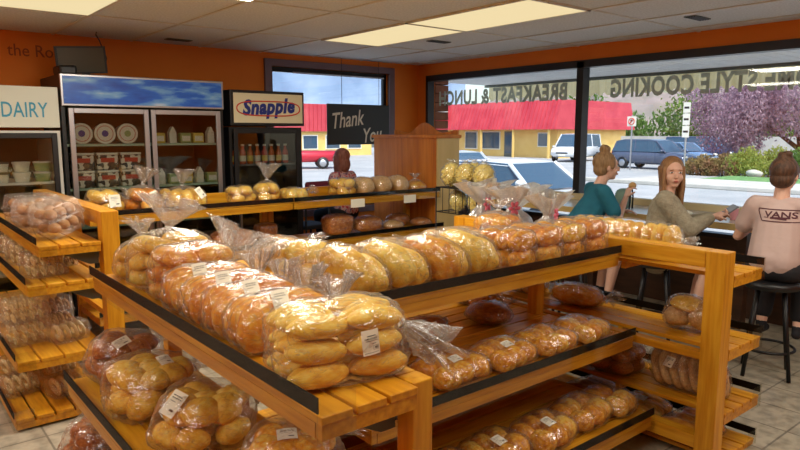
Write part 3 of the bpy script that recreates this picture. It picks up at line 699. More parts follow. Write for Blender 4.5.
bag('brown wrapped loaf behind the golden round loaf on the back rack lower shelf', (4.62,B+.12,.657), 0, [('slash','brown',(0,0,.07),(.3,.16,.15),(0,0,0))], tail=None, name='bagged_loaf')
bag('flat dark round loaf at the right end of the back rack lower shelf', (4.80,B-.07,.657), 0, [('round','brown',(0,0,.05),(.24,.24,.11),(0,0,0))], tail=None, name='bagged_loaf')
# ---- far-left rack: clear boxes
def clam(label, loc, rz, sx, sy, sz, items, ribs=True, group='clear boxes on the far-left rack', tilt=0, name='clamshell_box'):
    t = thing(name, label, 'food box', loc, rz, group); t.rotation_euler = (0,tilt,rz)
    prof = [(.40,.0),(.43,.02),(.46,.45),(.5,.47),(.5,.53),(.47,.55),(.42,.93),(.38,1.0)]
    vs = []; n = 48; fs = []
    for s_,zz in prof:
        for k in range(n):
            ph = 2*PI*k/n; c, sn = math.cos(ph), math.sin(ph); e = .28
            rb = 1+(.02*math.cos(ph*24) if ribs and zz not in (0,1) else 0)
            vs.append((math.copysign(abs(c)**e,c)*s_*sx*rb, math.copysign(abs(sn)**e,sn)*s_*sy*rb, zz*sz))
    m = len(prof); fs = [(j*n+k, j*n+(k+1)%n, (j+1)*n+(k+1)%n, (j+1)*n+k) for j in range(m-1) for k in range(n)]
    a = [f for f in fs if min(f) < 4*n]+[tuple(range(n))[::-1]]; b_ = [f for f in fs if min(f) >= 4*n]+[tuple(range((m-1)*n,m*n))]
    def sub(faces, nm):
        ids = sorted({i for f in faces for i in f}); mp = {i:j for j,i in enumerate(ids)}
        return MB().add([vs[i] for i in ids],[tuple(mp[i] for i in f) for f in faces]).build(nm,'shell',t)
    sub(a,'tray'); sub(b_,'lid')
    for i,(kind,mat,p,s_,r,nm) in enumerate(items): link(nm, bunmesh(kind,mat,i), t, p, r, s_)
    return t
def cookies(sx,sy,sz,mat,nx=3,ny=2,nz=2):
    return [('round',mat,(sx*(i-(nx-1)/2)/nx*.8, sy*(j-(ny-1)/2)/ny*.78, sz*(.22+.42*k)+.004),(sx/nx*.84,sy/ny*.84,sz*.36),(.2*i,.1*j,0),'cookie') for i in range(nx) for j in range(ny) for k in range(nz)]
def donuts(sx,sy,sz,n=4):
    return [('torus',None,(0,0,0),(1,1,1),(0,0,0),'doughnut')]
tm = MB(); rg = [(.34+.16*math.cos(2*PI*k/10), .16*math.sin(2*PI*k/10)) for k in range(10)]
vs = []; fs = []
for k in range(28):
    ph = 2*PI*k/28
    for r_,z_ in rg: vs.append((r_*math.cos(ph),r_*math.sin(ph),z_+.01*math.sin(ph*5)))
fs = [(k*10+j,k*10+(j+1)%10,((k+1)%28)*10+(j+1)%10,((k+1)%28)*10+j) for k in range(28) for j in range(10)]
M['donut'] = noisy('sugared_doughnut',[(.3,(206,160,84)),(.6,(244,226,170))],scale=9,rough=.6,bump=.1,bscale=60)
TMC = MB().add(vs,fs).mesh('doughnut','cookie',True)
for v in range(4): BUN[('torus','cookie',v)] = TMC
for v in range(4): BUN[('torus','donut',v)] = tm.add(vs,fs).mesh('doughnut','donut',True) if v == 0 else BUN[('torus','donut',0)]
def dpack(sx,sy,sz): return [('torus','donut',((i-1.5)*sx*.2,0,sz*.48),(sz*.95,sz*.95,sz*.5),(0,R90*.85,0),'doughnut') for i in range(4)]
def tw(sx,sy,sz,nz=1):
    d = sz*.9/nz
    return [('torus','donut',((i-1.5)*sx*.2,(q-.5)*sy*.44,d*(.52+k*.98)),(d*.95,d*.95,d*.6),(0,R90*.85,0),'doughnut') for i in range(4) for q in range(2) for k in range(nz)]
zs = 1.062
clam('clear ribbed box of brown cookies nearest the end of the far-left rack top shelf', (.90,4.40,zs+.035), .5, .27,.22,.20, cookies(.25,.2,.2,'cookie'), tilt=-.25)
clam('clear ribbed box of reddish cookies leaning behind the nearest cookie box', (.86,4.72,zs+.035), .5, .27,.22,.20, cookies(.25,.2,.2,'cookie'), tilt=-.25)
clam('clear box of brown cookies, third along the far-left rack top shelf', (.88,5.04,zs), .3, .26,.22,.2, cookies(.24,.2,.2,'cookie'))
clam('clear box of cookies farthest back on the far-left rack top shelf', (.88,5.38,zs), .3, .26,.22,.2, cookies(.24,.2,.2,'cookie'))
zs = .842
clam('clear box of stacked sugared rings at the near end of the far-left rack second shelf', (.79,4.38,zs), .2, .26,.2,.15, tw(.26,.2,.15,2))
clam('clear box of dark pastries beside the sugared rings on the far-left rack second shelf', (.93,4.64,zs), .2, .2,.18,.13, [('torus','cookie',p,s_,r,nm) for k,m_,p,s_,r,nm in tw(.2,.18,.13,2)])
for y,lab in ((4.88,'second'),(5.16,'third'),(5.44,'fourth')):
    clam('clear box of sugared rings, %s along the far-left rack second shelf'%lab, (.79,y,zs), .2, .26,.2,.15, tw(.26,.2,.15,2))
zs = .412
clam('clear box of sugared doughnuts at the near end of the far-left rack third shelf', (.90,4.38,zs), .3, .24,.15,.12, dpack(.24,.15,.12))
clam('lower pastry box in the pile of two on the far-left rack third shelf', (.68,4.50,zs), .2, .26,.2,.14, tw(.26,.2,.14,2))
clam('upper pastry box in the pile of two on the far-left rack third shelf', (.68,4.50,zs+.141), .2, .26,.2,.14, tw(.26,.2,.14,2))
clam('clear box of dark pastries behind the doughnuts on the far-left rack third shelf', (.90,4.80,zs), .3, .22,.2,.2, [('torus','cookie',p,s_,r,nm) for k,m_,p,s_,r,nm in tw(.22,.2,.2,2)])
clam('clear box of pastries farther along the far-left rack third shelf', (.70,5.02,zs), .2, .26,.2,.2, tw(.26,.2,.2,2))
zs = .077
clam('clear box of doughnuts at the near end of the far-left rack bottom shelf', (.86,4.36,zs), .3, .24,.16,.13, dpack(.24,.16,.13))
clam('clear box of doughnuts at the left edge of the far-left rack bottom shelf', (.645,4.55,zs), .3, .24,.16,.13, dpack(.24,.16,.13))
clam('clear box of doughnuts second along the far-left rack bottom shelf', (.90,4.74,zs), .3, .24,.16,.13, dpack(.24,.16,.13))
clam('clear box of doughnuts farther back on the far-left rack bottom shelf', (.68,4.95,zs), .3, .24,.16,.13, dpack(.24,.16,.13))

# ------------------------------------------------------------------ coolers
M['cooler_in'] = plain('cooler_interior',(96,88,74),.6)
M['bluepanel'] = noisy('blue_water_sign',[(.3,(20,70,190)),(.5,(40,110,226)),(.62,(120,180,240)),(.8,(220,236,250))],scale=2.2,rough=.3,mapscale=(1.2,1,5),detail=8)
M['cream'] = plain('cream_sign',(236,230,196),.35)
M['palehdr'] = plain('pale_header',(222,230,218),.35)
M['aqua'] = plain('aqua_lettering',(62,160,196),.5)
YC0 = 6.35
def carcass(t, x0,x1,y0,y1,z0,z1, mat='black', w=.03):
    MB().box(x0,x0+w,y0,y1,z0,z1).box(x1-w,x1,y0,y1,z0,z1).box(x0,x1,y1-w,y1,z0,z1).box(x0+w,x1-w,y0,y1-w,z0,z0+.1).box(x0+w,x1-w,y0,y1-w,z1-.05,z1).build('cabinet',mat,t)
    MB().box(x0+w+.001,x1-w-.001,y1-w-.006,y1-w-.001,z0+.1,z1-.05).build('liner','cooler_in',t)
def door(t, x0,x1,y,z0,z1, mat, hx):
    f = .045; m = MB().bbox(x0,x0+f,y-.03,y,z0,z1,.005).bbox(x1-f,x1,y-.03,y,z0,z1,.005).bbox(x0+f,x1-f,y-.03,y,z0,z0+f,.004).bbox(x0+f,x1-f,y-.03,y,z1-f,z1,.004)
    d = m.build('door',mat,t); MB().box(x0+f,x1-f,y-.018,y-.012,z0+f,z1-f).build('door_glass','coolglass',d)
    MB().bbox(hx-.012,hx+.012,y-.06,y-.031,(z0+z1)/2-.25,(z0+z1)/2+.15,.004).build('handle','steel',d)
# glass-door cooler (1.37..2.87)
t = thing('glass_door_cooler','tall two-door glass cooler with a blue water-pattern header sign','cooler',(1.37,YC0,0))
carcass(t,0,1.5,.0,.75,0.0,2.21)
s = MB().bbox(.0,1.5,-.03,-.001,1.935,2.215,.006).build('header_frame','steel',t); MB().box(.02,1.48,-.034,-.0305,1.955,2.195).build('header_sign','bluepanel',s)
MB().box(.03,.75,-.004,-.001,.1,1.93).build('divider','black',t) if False else None
door(t,.05,.745,-.002,.12,1.92,'steel',.70); door(t,.765,1.46,-.002,.12,1.92,'steel',.80)
M['shelfmint'] = plain('pale_green_shelf',(168,196,176),.4)
for z in (.5,.85,1.2,1.6): MB().box(.035,.755,.02,.7,z-.02,z).box(.765,1.465,.02,.7,z-.02,z).build('shelf','shelfmint',t)
# dairy cooler
t = thing('dairy_cooler','white cooler with aqua DAIRY lettering on its pale header, left edge of the photo','cooler',(.18,YC0-.05,0))
carcass(t,0,1.16,.0,.8,0,1.72,'white',.05)
s = MB().bbox(0,1.16,-.02,.3,1.745,2.09,.006).build('header_sign','palehdr',t)
me = text_mesh('DAIRY',.2,.001,.001); text_obj('sign_lettering',me,'aqua',s, T(.90,-.0215,1.895) @ FRONT,(.345,.125))
door(t,.03,1.13,-.002,.12,1.70,'black',1.08)
for z in (.5,.9,1.28): MB().box(.055,1.105,.03,.74,z-.02,z).build('shelf','white',t)
# logo drinks cooler
t = thing('drinks_cooler','black drinks cooler with a cream sign and blue and red Snapple logo','cooler',(2.93,YC0,0))
t['label'] = 'black drinks cooler with a cream header sign, blue script logo in a red oval'
carcass(t,0,.86,.0,.7,0,1.76)
s = MB().bbox(.0,.87,-.05,.4,1.775,2.14,.006).build('header_sign','black',t); MB().bbox(.035,.845,-.055,-.0505,1.805,2.11,.002).build('sign_face','cream',s)
M['lblue'] = plain('logo_blue',(34,50,140),.4); M['lred'] = plain('logo_red',(214,66,40),.4)
me = text_mesh('Snapple',.2,.001,.009,.25,'CENTER',1.08); text_obj('sign_lettering',me,'lblue',s, T(.44,-.0585,1.955) @ Matrix.Rotation(-.06,4,'Y') @ FRONT,(.62,.21))
pts = []
for k in range(48):
    a = 2*PI*k/48; pts.append((.44+.37*math.copysign(abs(math.cos(a))**.55,math.cos(a)), -.0562, 1.955+.075*math.copysign(abs(math.sin(a))**.8,math.sin(a))))
MB().tube(pts,.007,6,True).build('logo_outline','lred',s)
door(t,.04,.82,-.002,.12,1.74,'black',.08)
for z in (.5,.9,1.37): MB().box(.035,.825,.03,.66,z-.015,z).build('shelf','steel',t)
# contents
M['lidw'] = plain('tub_lid_white',(226,222,208),.4); M['redlab'] = plain('red_label',(190,60,44),.5); M['cow'] = noisy('cow_pattern_carton',[(.46,(222,216,200)),(.5,(222,216,200)),(.505,(40,36,34)),(.9,(40,36,34))],scale=16,rough=.5,detail=1)
M['butter'] = plain('butter_yellow',(214,190,90),.5); M['greenp'] = plain('pale_green_pack',(150,170,110),.5); M['orangej'] = plain('orange_drink',(190,92,40),.25); M['pinkj'] = plain('pink_drink',(200,90,80),.25)
for i in range(3):
    x = 1.535+.2*i; t = thing('ice_cream_tub',['round white ice cream tub facing out, leftmost on the upper cooler shelf','round white ice cream tub facing out, middle of three on the upper cooler shelf','round white ice cream tub facing out, right of three on the upper cooler shelf'][i],'ice cream tub',(x,6.4,1.695),0,'round tubs in the cooler')
    MB().cyl((0,.02,0),(0,.16,0),.085,.075,28).build('tub','lidw',t,False); MB().cyl((0,-.005,0),(0,.02,0),.094,.094,32).build('lid','lidw',t)
    MB().tube([(.07*math.cos(a*PI/14),-.006,.07*math.sin(a*PI/14)) for a in range(28)],.003,6,True).build('lid_ring','redlab',t); MB().cyl((.0,-.008,0),(0,-.005,0),.03,.03,12).build('lid_print','lblue' if i < 2 else 'greenp',t)
for r_ in range(2):
    for i in range(3):
        x = 1.53+.21*i; z = 1.202+.16*r_
        t = thing('ice_cream_carton','cow-spotted ice cream carton with red label, %s of three in the %s row'%(['left','middle','right'][i],['lower','upper'][r_]),'ice cream carton',(x,6.44,z),0,'cow-spotted cartons in the cooler')
        MB().bbox(-.092,.092,-.06,.1,0,.135,.012).build('carton','cow',t); MB().bbox(-.095,.095,-.063,.103,.136,.156,.006).build('lid','lidw',t); MB().box(-.06,.06,-.0625,-.0605,.07,.11).build('label','redlab',t)
for r_ in range(2):
    for i in range(5):
        x = 2.235+.13*i; z = (1.602,1.202)[r_]; k = (i+r_)%3; pos = ['first','second','third','fourth','fifth'][i]+' from left on the '+['upper','lower'][r_]+' shelf behind the right cooler door'
        if k == 1:
            t = thing('milk_carton','white gable-top carton '+pos,'carton',(x,6.43,z),0,'packs behind the right cooler door')
            MB().bbox(-.035,.035,-.035,.035,0,.1,.003).build('carton','lidw',t); MB().prism([(-.035,.101),(.035,.101),(.004,.16),(-.004,.16)],lambda u,v,d:(u,d,v),-.034,.034).build('gable_top','lidw',t)
        else:
            t = thing('food_pack','small %s pack '%('green' if k else 'yellow')+pos,'food pack',(x,6.43,z),0,'packs behind the right cooler door')
            MB().bbox(-.055,.055,-.035,.05,0,.1,.01).build('pack','greenp' if k else 'butter',t); MB().box(-.04,.04,-.0372,-.0352,.02,.07).build('label','lidw',t)
for i in range(4):
    for r_ in range(2):
        x = .72+.16*i; t = thing('dairy_tub','%s tub, %s from the right in the %s layer of the dairy cooler'%(['yellow','white','white','pale green'][i],['fourth','third','second','first'][i],['lower','upper'][r_]),'tub',(x,6.42,1.281+.09*r_),0,'tubs in the dairy cooler')
        MB().lathe([(.055,0),(.068,.07)],n=24).build('tub',['butter','lidw','lidw','greenp'][i],t,False); MB().lathe([(.071,.0705),(.071,.082),(.066,.084)],n=24).build('lid',['lidw','greymetal','lidw','lidw'][i],t)
for i in range(8):
    x = 3.03+.085*i; t = thing('juice_bottle','%s glass juice bottle, %s from left on the drinks cooler shelf'%(['orange','pink'][i%3==1],['first','second','third','fourth','fifth','sixth','seventh','eighth'][i]),'bottle',(x,6.43,1.372),0,'juice bottles in the drinks cooler')
    MB().lathe([(.028,0),(.033,.01),(.033,.11),(.03,.13),(.015,.16),(.015,.19)],n=16).build('bottle','pinkj' if i%3==1 else 'orangej',t,True); MB().lathe([(.019,.1905),(.019,.21)],n=12).build('cap','lidw',t); MB().lathe([(.0338,.03),(.0338,.09)],n=16).build('label','lidw' if i%2 else 'butter',t)
# small monitor on the cooler, with cable
t = thing('monitor','small dark monitor tilted on a bracket on top of the blue-headed cooler','monitor',(1.66,6.72,2.212))
MB().box(-.22,.22,-.012,.012,-.0,.25, mat=T(0,0,.04) @ Matrix.Rotation(-.08,4,'Y') @ Matrix.Rotation(.1,4,'X')).build('display','black',t)
MB().box(-.2,.2,-.0145,-.0125,.015,.235, mat=T(0,0,.04) @ Matrix.Rotation(-.08,4,'Y') @ Matrix.Rotation(.1,4,'X')).build('display_face',plain('dim_screen',(74,72,52),.3),t)
MB().bbox(.0,.07,.013,.05,.0,.2,.004).bbox(-.1,.15,-.06,.1,0,.012,.003).build('stand','black',t)
MB().tube([(.17,.02,.2),(.19,.02,.3),(.17,.02,.36),(.14,.02,.41),(.15,.03,.437)],.006,8).tube([(.2,.0,.26),(.23,.03,.2),(.2,.02,.08)],.004,8).build('cable','black',t)
tag(MB().bbox(1.40,1.55,6.45,6.7,2.213,2.30,.02).build('storage_case','black'),'black case on top of the glass-door cooler, left of the monitor','case')
# ------------------------------------------------------------------ hutch
t = thing('pine_hutch','pine hutch with curved crest top and planked back in the corner by the windows','cabinet',(4.98,5.44,0))
bk = MB()
for i in range(12): bk.box(0,.014,i*.0955,i*.0955+.093,0,1.64)
bk.build('back_panel','pine',t)
MB().box(.0145,.36,-.014,-.001,0,1.64).build('side_panel','palewood',t); MB().box(.0145,.36,1.147,1.16,0,1.64).build('side_panel','pine',t)  # near side's paler colour stands for window sunlight on the hutch
MB().bbox(-.02,.385,-.03,1.175,1.641,1.68,.008).build('top_board','pine',t)
poly = [(0,0)]
for k in range(33):
    u = k/32; poly.append((u*1.16, .035+.10*math.exp(-((u-.5)/.16)**2)+.018*math.cos((u-.5)*4*PI)*(1 if abs(u-.5) > .12 else .5)))
poly.append((1.16,0))
MB().prism(poly, lambda u,v,d:(d,u-.0,1.681+v), .34,.365).build('crest','pine',t)
for z in (.3,.7,1.1,1.4): MB().box(.015,.34,.0,1.146,z,z+.02).build('shelf','pine',t)
# ------------------------------------------------------------------ wire rack with snack bags
t = thing('wire_rack','black wire rack holding bags of yellow puffs, beside the hutch','wire rack',(3.95,4.05,0))
wr = MB()
for x in (0,.4):
    for y in (-.25,.25): wr.tube([(x,y,0),(x,y,1.22)],.006,6)
for z in (.3,.75,1.0,1.22):
    wr.tube([(0,-.25,z),(.4,-.25,z),(.4,.25,z),(0,.25,z)],.005,6,True)
for k in range(1,6):
    wr.tube([(0,-.25+k*.083,1.0),(0,-.25+k*.083,1.22)],.003,5)
for k in range(1,5):
    wr.tube([(k*.08,-.25,1.0),(k*.08,-.25,1.22)],.003,5); wr.tube([(k*.08,-.25,1.0),(k*.08,.25,1.0)],.003,5); wr.tube([(k*.08,-.25,.75),(k*.08,.25,.75)],.003,5)
wr.build('wire_frame','blackmetal',t,True)
def puffbag(x,y,z,label,s=1,seed=1):
    t = thing('snack_bag', label, 'snack bag', (x,y,z), 0, 'bags of yellow puffs')
    r = random.Random(seed); b = MB(); pts = []
    for i in range(150):
        a = r.uniform(0,2*PI); el = r.uniform(-1,1); rr = .075*s*(1-.1*r.random()); c = math.sqrt(1-el*el)
        p = Vector((rr*c*math.cos(a),rr*c*math.sin(a),.09*s+.085*s*el)); b.ell(p,(.012*s,.009*s,.009*s),(r.random()*3,r.random()*3,0),7,5); pts.append(p)
    b.ell((0,0,.09*s),(.072*s,.072*s,.082*s),n=16,m=10); b.build('puffs','popcorn',t,True); pts = [Vector(p)*1.0 for p in pts]
    film(t,pts,(0,0,1),((0,0,1),.03,.03),seed,puff=.016,wr=.004)
for i,(x,y,z,lab) in enumerate(((4.06,4.22,1.34,'bag of yellow puffs at the left of the wire rack top'),(4.06,4.04,1.36,'bag of yellow puffs, middle of the wire rack top'),(4.22,4.10,1.35,'bag of yellow puffs behind the middle one on the wire rack'),(4.10,3.86,1.34,'bag of yellow puffs at the right of the wire rack top'),(4.10,4.17,1.108,'bag of yellow puffs inside the wire basket, left'),(4.10,3.94,1.108,'bag of yellow puffs inside the wire basket, right'))):
    puffbag(x,y,z-.1 if z < 1.2 else 1.226,lab,1.15 if z > 1.2 else 1.0,50+i)
MB_top = MB().box(.0,.4,-.25,.25,1.216,1.224).build('top_shelf','blackmetal',bpy.data.objects[t.name] if False else [o for o in bpy.data.objects if o.name.startswith('wire_rack')][0])
# thank-you sign
t = thing('thank_you_sign','dark hanging sign reading Thank You in white script in the back window','sign',(5.08,7.04,1.81))
MB().bbox(-.5,.5,-.01,.01,-.26,.26,.004, ).build('board',plain('charcoal_board',(48,54,58),.6),t)
for x,tx,z,w_ in ((-.17,'Thank',.07,.5),(.22,'You',-.13,.3)):
    me = text_mesh(tx,.2,.0008,.002,.35); text_obj('sign_lettering',me,'lidw',t,T(x,-.012,z) @ Matrix.Rotation(-.12,4,'Y') @ FRONT,(w_,.2 if tx == 'Thank' else .19))
MB().tube([(-.27,0,.26),(-.27,0,.83)],.004,6).tube([(.33,0,.26),(.33,0,.83)],.004,6).build('cord','black',t)
# ------------------------------------------------------------------ bar and stools
t = thing('bar_counter','long pale bar counter running along the big windows','counter',(5.82,3.2,0))
MB().bbox(-.34,.33,-2.5,2.6,.925,.96,.006).build('counter_top',noisy('pale_counter',[(.3,(196,190,176)),(.7,(216,210,196))],scale=6,rough=.25),t)
MB().bbox(-.355,-.341,-2.5,2.6,.905,.962,.003).build('edge_band','palewood',t)
for y in (-2.2,-.8,.7,2.2): MB().bbox(-.05,.05,y-.04,y+.04,0,.924,.004).build('leg','darkwood',t)
def stool(x,y,label,z=.68):
    t = thing('bar_stool',label,'stool',(x,y,0),.4,'black bar stools')
    MB().lathe([(.14,z-.055),(.17,z-.05),(.178,z-.03),(.175,z-.008),(.15,z),(.0,z+.001)],n=32).build('seat','black',t,True)
    for k in range(4):
        a = PI/4+k*PI/2; c,s = math.cos(a),math.sin(a)
        MB().tube([(.11*c,.11*s,z-.055),(.2*c,.2*s,0.005)],.014,8).build('leg','blackmetal',t,True)
    MB().tube([(.172*math.cos(a*PI/12),.172*math.sin(a*PI/12),.2) for a in range(24)],.01,8,True).build('foot_ring','blackmetal',t,True)
stool(4.84,1.79,'black bar stool at the right edge, under the woman in the pale tee')
stool(4.92,2.70,'black bar stool under the woman in the grey cardigan')
stool(4.85,3.46,'black bar stool under the woman in the teal top')
stool(5.1,.75,'empty black bar stool outside the right edge of the photo') if False else None
# ------------------------------------------------------------------ people
M['skin'] = noisy('fair_skin',[(.3,(226,178,156)),(.7,(236,194,172))],scale=5,rough=.5)
M['hair1'] = noisy('light_brown_hair',[(.3,(128,98,66)),(.7,(180,146,104))],scale=10,rough=.5,mapscale=(6,6,1),bump=.4,bscale=40)
M['hair2'] = noisy('blonde_brown_hair',[(.3,(122,84,54)),(.7,(176,134,90))],scale=10,rough=.5,mapscale=(6,6,1),bump=.4,bscale=40)
M['hair3'] = noisy('dark_brown_hair',[(.3,(58,38,28)),(.7,(104,72,50))],scale=10,rough=.5,mapscale=(6,6,1),bump=.4,bscale=40)
M['hair4'] = noisy('auburn_grey_hair',[(.3,(120,64,50)),(.7,(168,112,96))],scale=10,rough=.6,mapscale=(6,6,1),bump=.4,bscale=40)
M['teal'] = noisy('teal_cotton',[(.3,(26,98,122)),(.7,(38,118,142))],scale=6,rough=.85,bump=.3,bscale=12)
M['cardigan'] = noisy('grey_beige_knit',[(.3,(150,142,122)),(.7,(178,170,148))],scale=30,rough=.95,bump=.5,bscale=70)
M['palepink'] = noisy('pale_pink_cotton',[(.3,(196,170,164)),(.7,(208,184,178))],scale=5,rough=.9,bump=.3,bscale=9)
M['floral'] = noisy('red_white_floral',[(.35,(190,40,70)),(.5,(226,196,196)),(.6,(90,70,120)),(.7,(200,60,80))],scale=22,rough=.9)
M['darkcloth'] = plain('black_cloth',(30,30,36),.85); M['denim'] = noisy('blue_denim',[(.3,(50,66,96)),(.7,(70,90,124))],scale=20,rough=.9)
M['eye'] = plain('eye_white',(230,226,220),.3); M['iris'] = plain('dark_iris',(50,34,26),.3); M['lip'] = plain('lip',(178,96,88),.5)
def remesh(mb, name, mat, parent, voxel=.006, sm=4):
    me = mb.mesh(name, mat, True); o = link(name, me)
    r = o.modifiers.new('r','REMESH'); r.mode = 'VOXEL'; r.voxel_size = voxel; r.use_smooth_shade = True
    s = o.modifiers.new('s','SMOOTH'); s.iterations = sm; s.factor = .5
    dg = bpy.context.evaluated_depsgraph_get(); dg.update()
    m2 = bpy.data.meshes.new_from_object(o.evaluated_get(dg)); bpy.data.objects.remove(o)
    m2.materials.clear(); m2.materials.append(M[mat]); 
    for p in m2.polygons: p.use_smooth = True
    return link(name, m2, parent)
def hand(mb, w, d, n, curl=.5, s=1, right=True, thumb=1):
    """w wrist, d pointing direction, n palm normal"""
    w = Vector(w); d = Vector(d).normalized(); n = Vector(n); n = (n-d*n.dot(d)).normalized(); x = d.cross(n)*(1 if right else -1)
    mb.cap(w, .022*s, w+d*.03*s, .024*s)
    for i,(o_,ln) in enumerate(((-.026,.068),(-.009,.078),(.009,.073),(.025,.056))):
        b0 = w+d*.02*s+x*o_*.6*s; k = w+d*.082*s+x*o_*s
        mb.cap(b0,.014*s,k,.0115*s,8,3)
        a1 = curl*.8; d1 = d*math.cos(a1)+n*math.sin(a1); m_ = k+d1*ln*.5*s; mb.cap(k,.0098*s,m_,.0088*s,8,3)
        a2 = curl*1.9; d2 = d*math.cos(a2)+n*math.sin(a2); mb.cap(m_,.0088*s,m_+d2*ln*.5*s,.0072*s,8,3)
    t0 = w+d*.025*s-x*.02*s; t1 = t0+(d*.6-x*.75*thumb+n*.35)*.038*s; t2 = t1+(d*.8-x*.2+n*.6)*.028*s
    mb.cap(t0,.013*s,t1,.0108*s,8,3); mb.cap(t1,.0105*s,t2,.0085*s,8,3)
def ik(a, b, l1, l2, pole):
    a = Vector(a); b = Vector(b); d = b-a; L = min(d.length, (l1+l2)*.995); dn = d.normalized(); b = a+dn*L
    x = (l1*l1-l2*l2+L*L)/(2*L); h = math.sqrt(max(0,l1*l1-x*x)); p = Vector(pole); p = (p-dn*p.dot(dn)).normalized()
    return a+dn*x+p*h, b
def person(label, loc, rz, seat, handR, handL, hyaw, hpitch, hair, top, legs, style, lean=.06, hdR=((0,1,.2),(0,0,-1),.5), hdL=((0,1,0),(0,0,-1),.5), twist=0, name='person'):
    t = thing(name, label, 'person', loc, rz)
    S = seat
    tw_ = Matrix.Rotation(twist,3,'Z')
    P = lambda x,y,z: tw_ @ Vector((x,y,z))
    pel = Vector((0,0,S+.09)); waist = P(0,.01+lean*.4,S+.26); chest = P(0,lean,S+.42); nb = P(0,lean+.0,S+.575)
    sh = {1:P(.155,lean,S+.52), -1:P(-.155,lean,S+.52)}
    H = nb + Vector((0,.02+lean*.3,.155))
    HM = T(*H) @ Matrix.Rotation(hyaw,4,'Z') @ Matrix.Rotation(hpitch,4,'X') @ Matrix.Diagonal((1.07,1.07,1.07,1))
    b = MB()
    def hb(mb, kind, c, r, rot=(0,0,0), e=None):
        tmp = MB().ell(c, r, rot, 24, 14); mb.add([HM @ Vector(v) for v in tmp.v], tmp.f)
    b.ell(pel,(.145,.105,.11)); b.ell(waist,(.115,.085,.13)); b.ell(chest,(.135,.095,.14)); b.cap(sh[-1],.05,sh[1],.05)
    b.cap(pel,.1,chest,.09)
    b.cap(nb-Vector((0,0,.06)),.056,H+Vector((0,-.01,-.05)),.047)
    hb(b,'',(0,-.012,.018),(.072,.092,.088)); hb(b,'',(0,.02,-.03),(.058,.066,.083)); hb(b,'',(0,.05,-.088),(.03,.028,.022))
    hb(b,'',(0,.09,-.018),(.0095,.02,.022),(.35,0,0)); hb(b,'',(0,.100,-.030),(.013,.011,.009)); hb(b,'',(0,.083,-.060),(.024,.011,.011)); hb(b,'',(0,.064,.026),(.046,.020,.024))
    for s in (1,-1):
        hb(b,'',(s*.071,-.005,-.012),(.010,.018,.030),(0,0,s*.25)); hb(b,'',(s*.030,.052,-.034),(.030,.026,.034))
    el = {}; wr = {}
    for s,hd,hdd in ((1,handR,hdR),(-1,handL,hdL)):
        e_,w_ = ik(sh[s], hd, .28,.25,(s*.5,-.25,-1)); el[s] = e_; wr[s] = w_
        b.cap(sh[s],.046,e_,.036); b.cap(e_,.037,w_,.024); hand(b,w_,*hdd,right=(s==1))
    kn = {}; an = {}
    for s in (1,-1):
        hp = pel+Vector((s*.085,0,-.01)); k = Vector((s*(.11),.40,S+.045)) if s in legs else None
        kk,aa = legs[s]; k = Vector(kk); a = Vector(aa); kn[s] = k; an[s] = a
        b.cap(hp,.088,k,.058); b.cap(k,.056,(k+a)/2+Vector((0,-.012,0)),.052); b.cap((k+a)/2+Vector((0,-.012,0)),.052,a,.036)
    body = remesh(b,'body','skin',t,.0062,5)
    # eyes, brows, mouth
    for s in (1,-1):
        e_ = MB(); hb(e_,'',(s*.030,.0755,.004),(.0125,.008,.007)); eo = e_.build('eye','eye',t,True)
        i_ = MB(); hb(i_,'',(s*.030,.0825,.004),(.006,.003,.006)); i_.build('iris','iris',eo,True)
        r_ = MB(); hb(r_,'',(s*.031,.083,.023),(.016,.006,.003),(0,s*.15,0)); r_.build('eyebrow',hair,t,True)
    l_ = MB(); hb(l_,'',(0,.0905,-.057),(.019,.006,.0035)); hb(l_,'',(0,.090,-.0645),(.016,.006,.004)); l_.build('lips','lip',t,True)
    # hair
    h = MB(); hb(h,'',(0,-.028,.032),(.084,.096,.090))
    if style in ('bun','lowbun'):
        hb(h,'',(0,-.05,-.03),(.072,.062,.06)); z = .135 if style == 'bun' else .112; y = -.03 if style == 'bun' else -.03
        hb(h,'',(0,y,z),(.046,.046,.040)); hb(h,'',(.02,y-.02,z+.02),(.026,.026,.022)); hb(h,'',(-.024,y+.01,z+.016),(.024,.026,.022)); hb(h,'',(0,y,z-.035),(.035,.035,.03))
        for s in (1,-1): hb(h,'',(s*.070,.018,.022),(.012,.03,.045))
    else:
        hb(h,'',(0,-.05,-.06),(.082,.062,.10)); ln = .24 if style == 'long' else .09
        for s in (1,-1):
            for q in range(4): 
                c0 = HM @ Vector((s*(.066+.004*q),.022-.025*q,.03)); c1 = HM @ Vector((s*(.068),.036-.02*q,-.10)); c2 = HM @ Vector((s*.062,.045-.03*q,-.10-ln*(.85+.05*q)))
                h.cap(c0,.020,c1,.020,8,3); h.cap(c1,.020,c2,.010,8,3)
        if style == 'long': hb(h,'',(0,-.06,-.16),(.075,.035,.14))
    remesh(h,'hair',hair,t,.006,2)
    return t,dict(pel=pel,waist=waist,chest=chest,sh=sh,el=el,wr=wr,kn=kn,an=an,nb=nb,S=S)
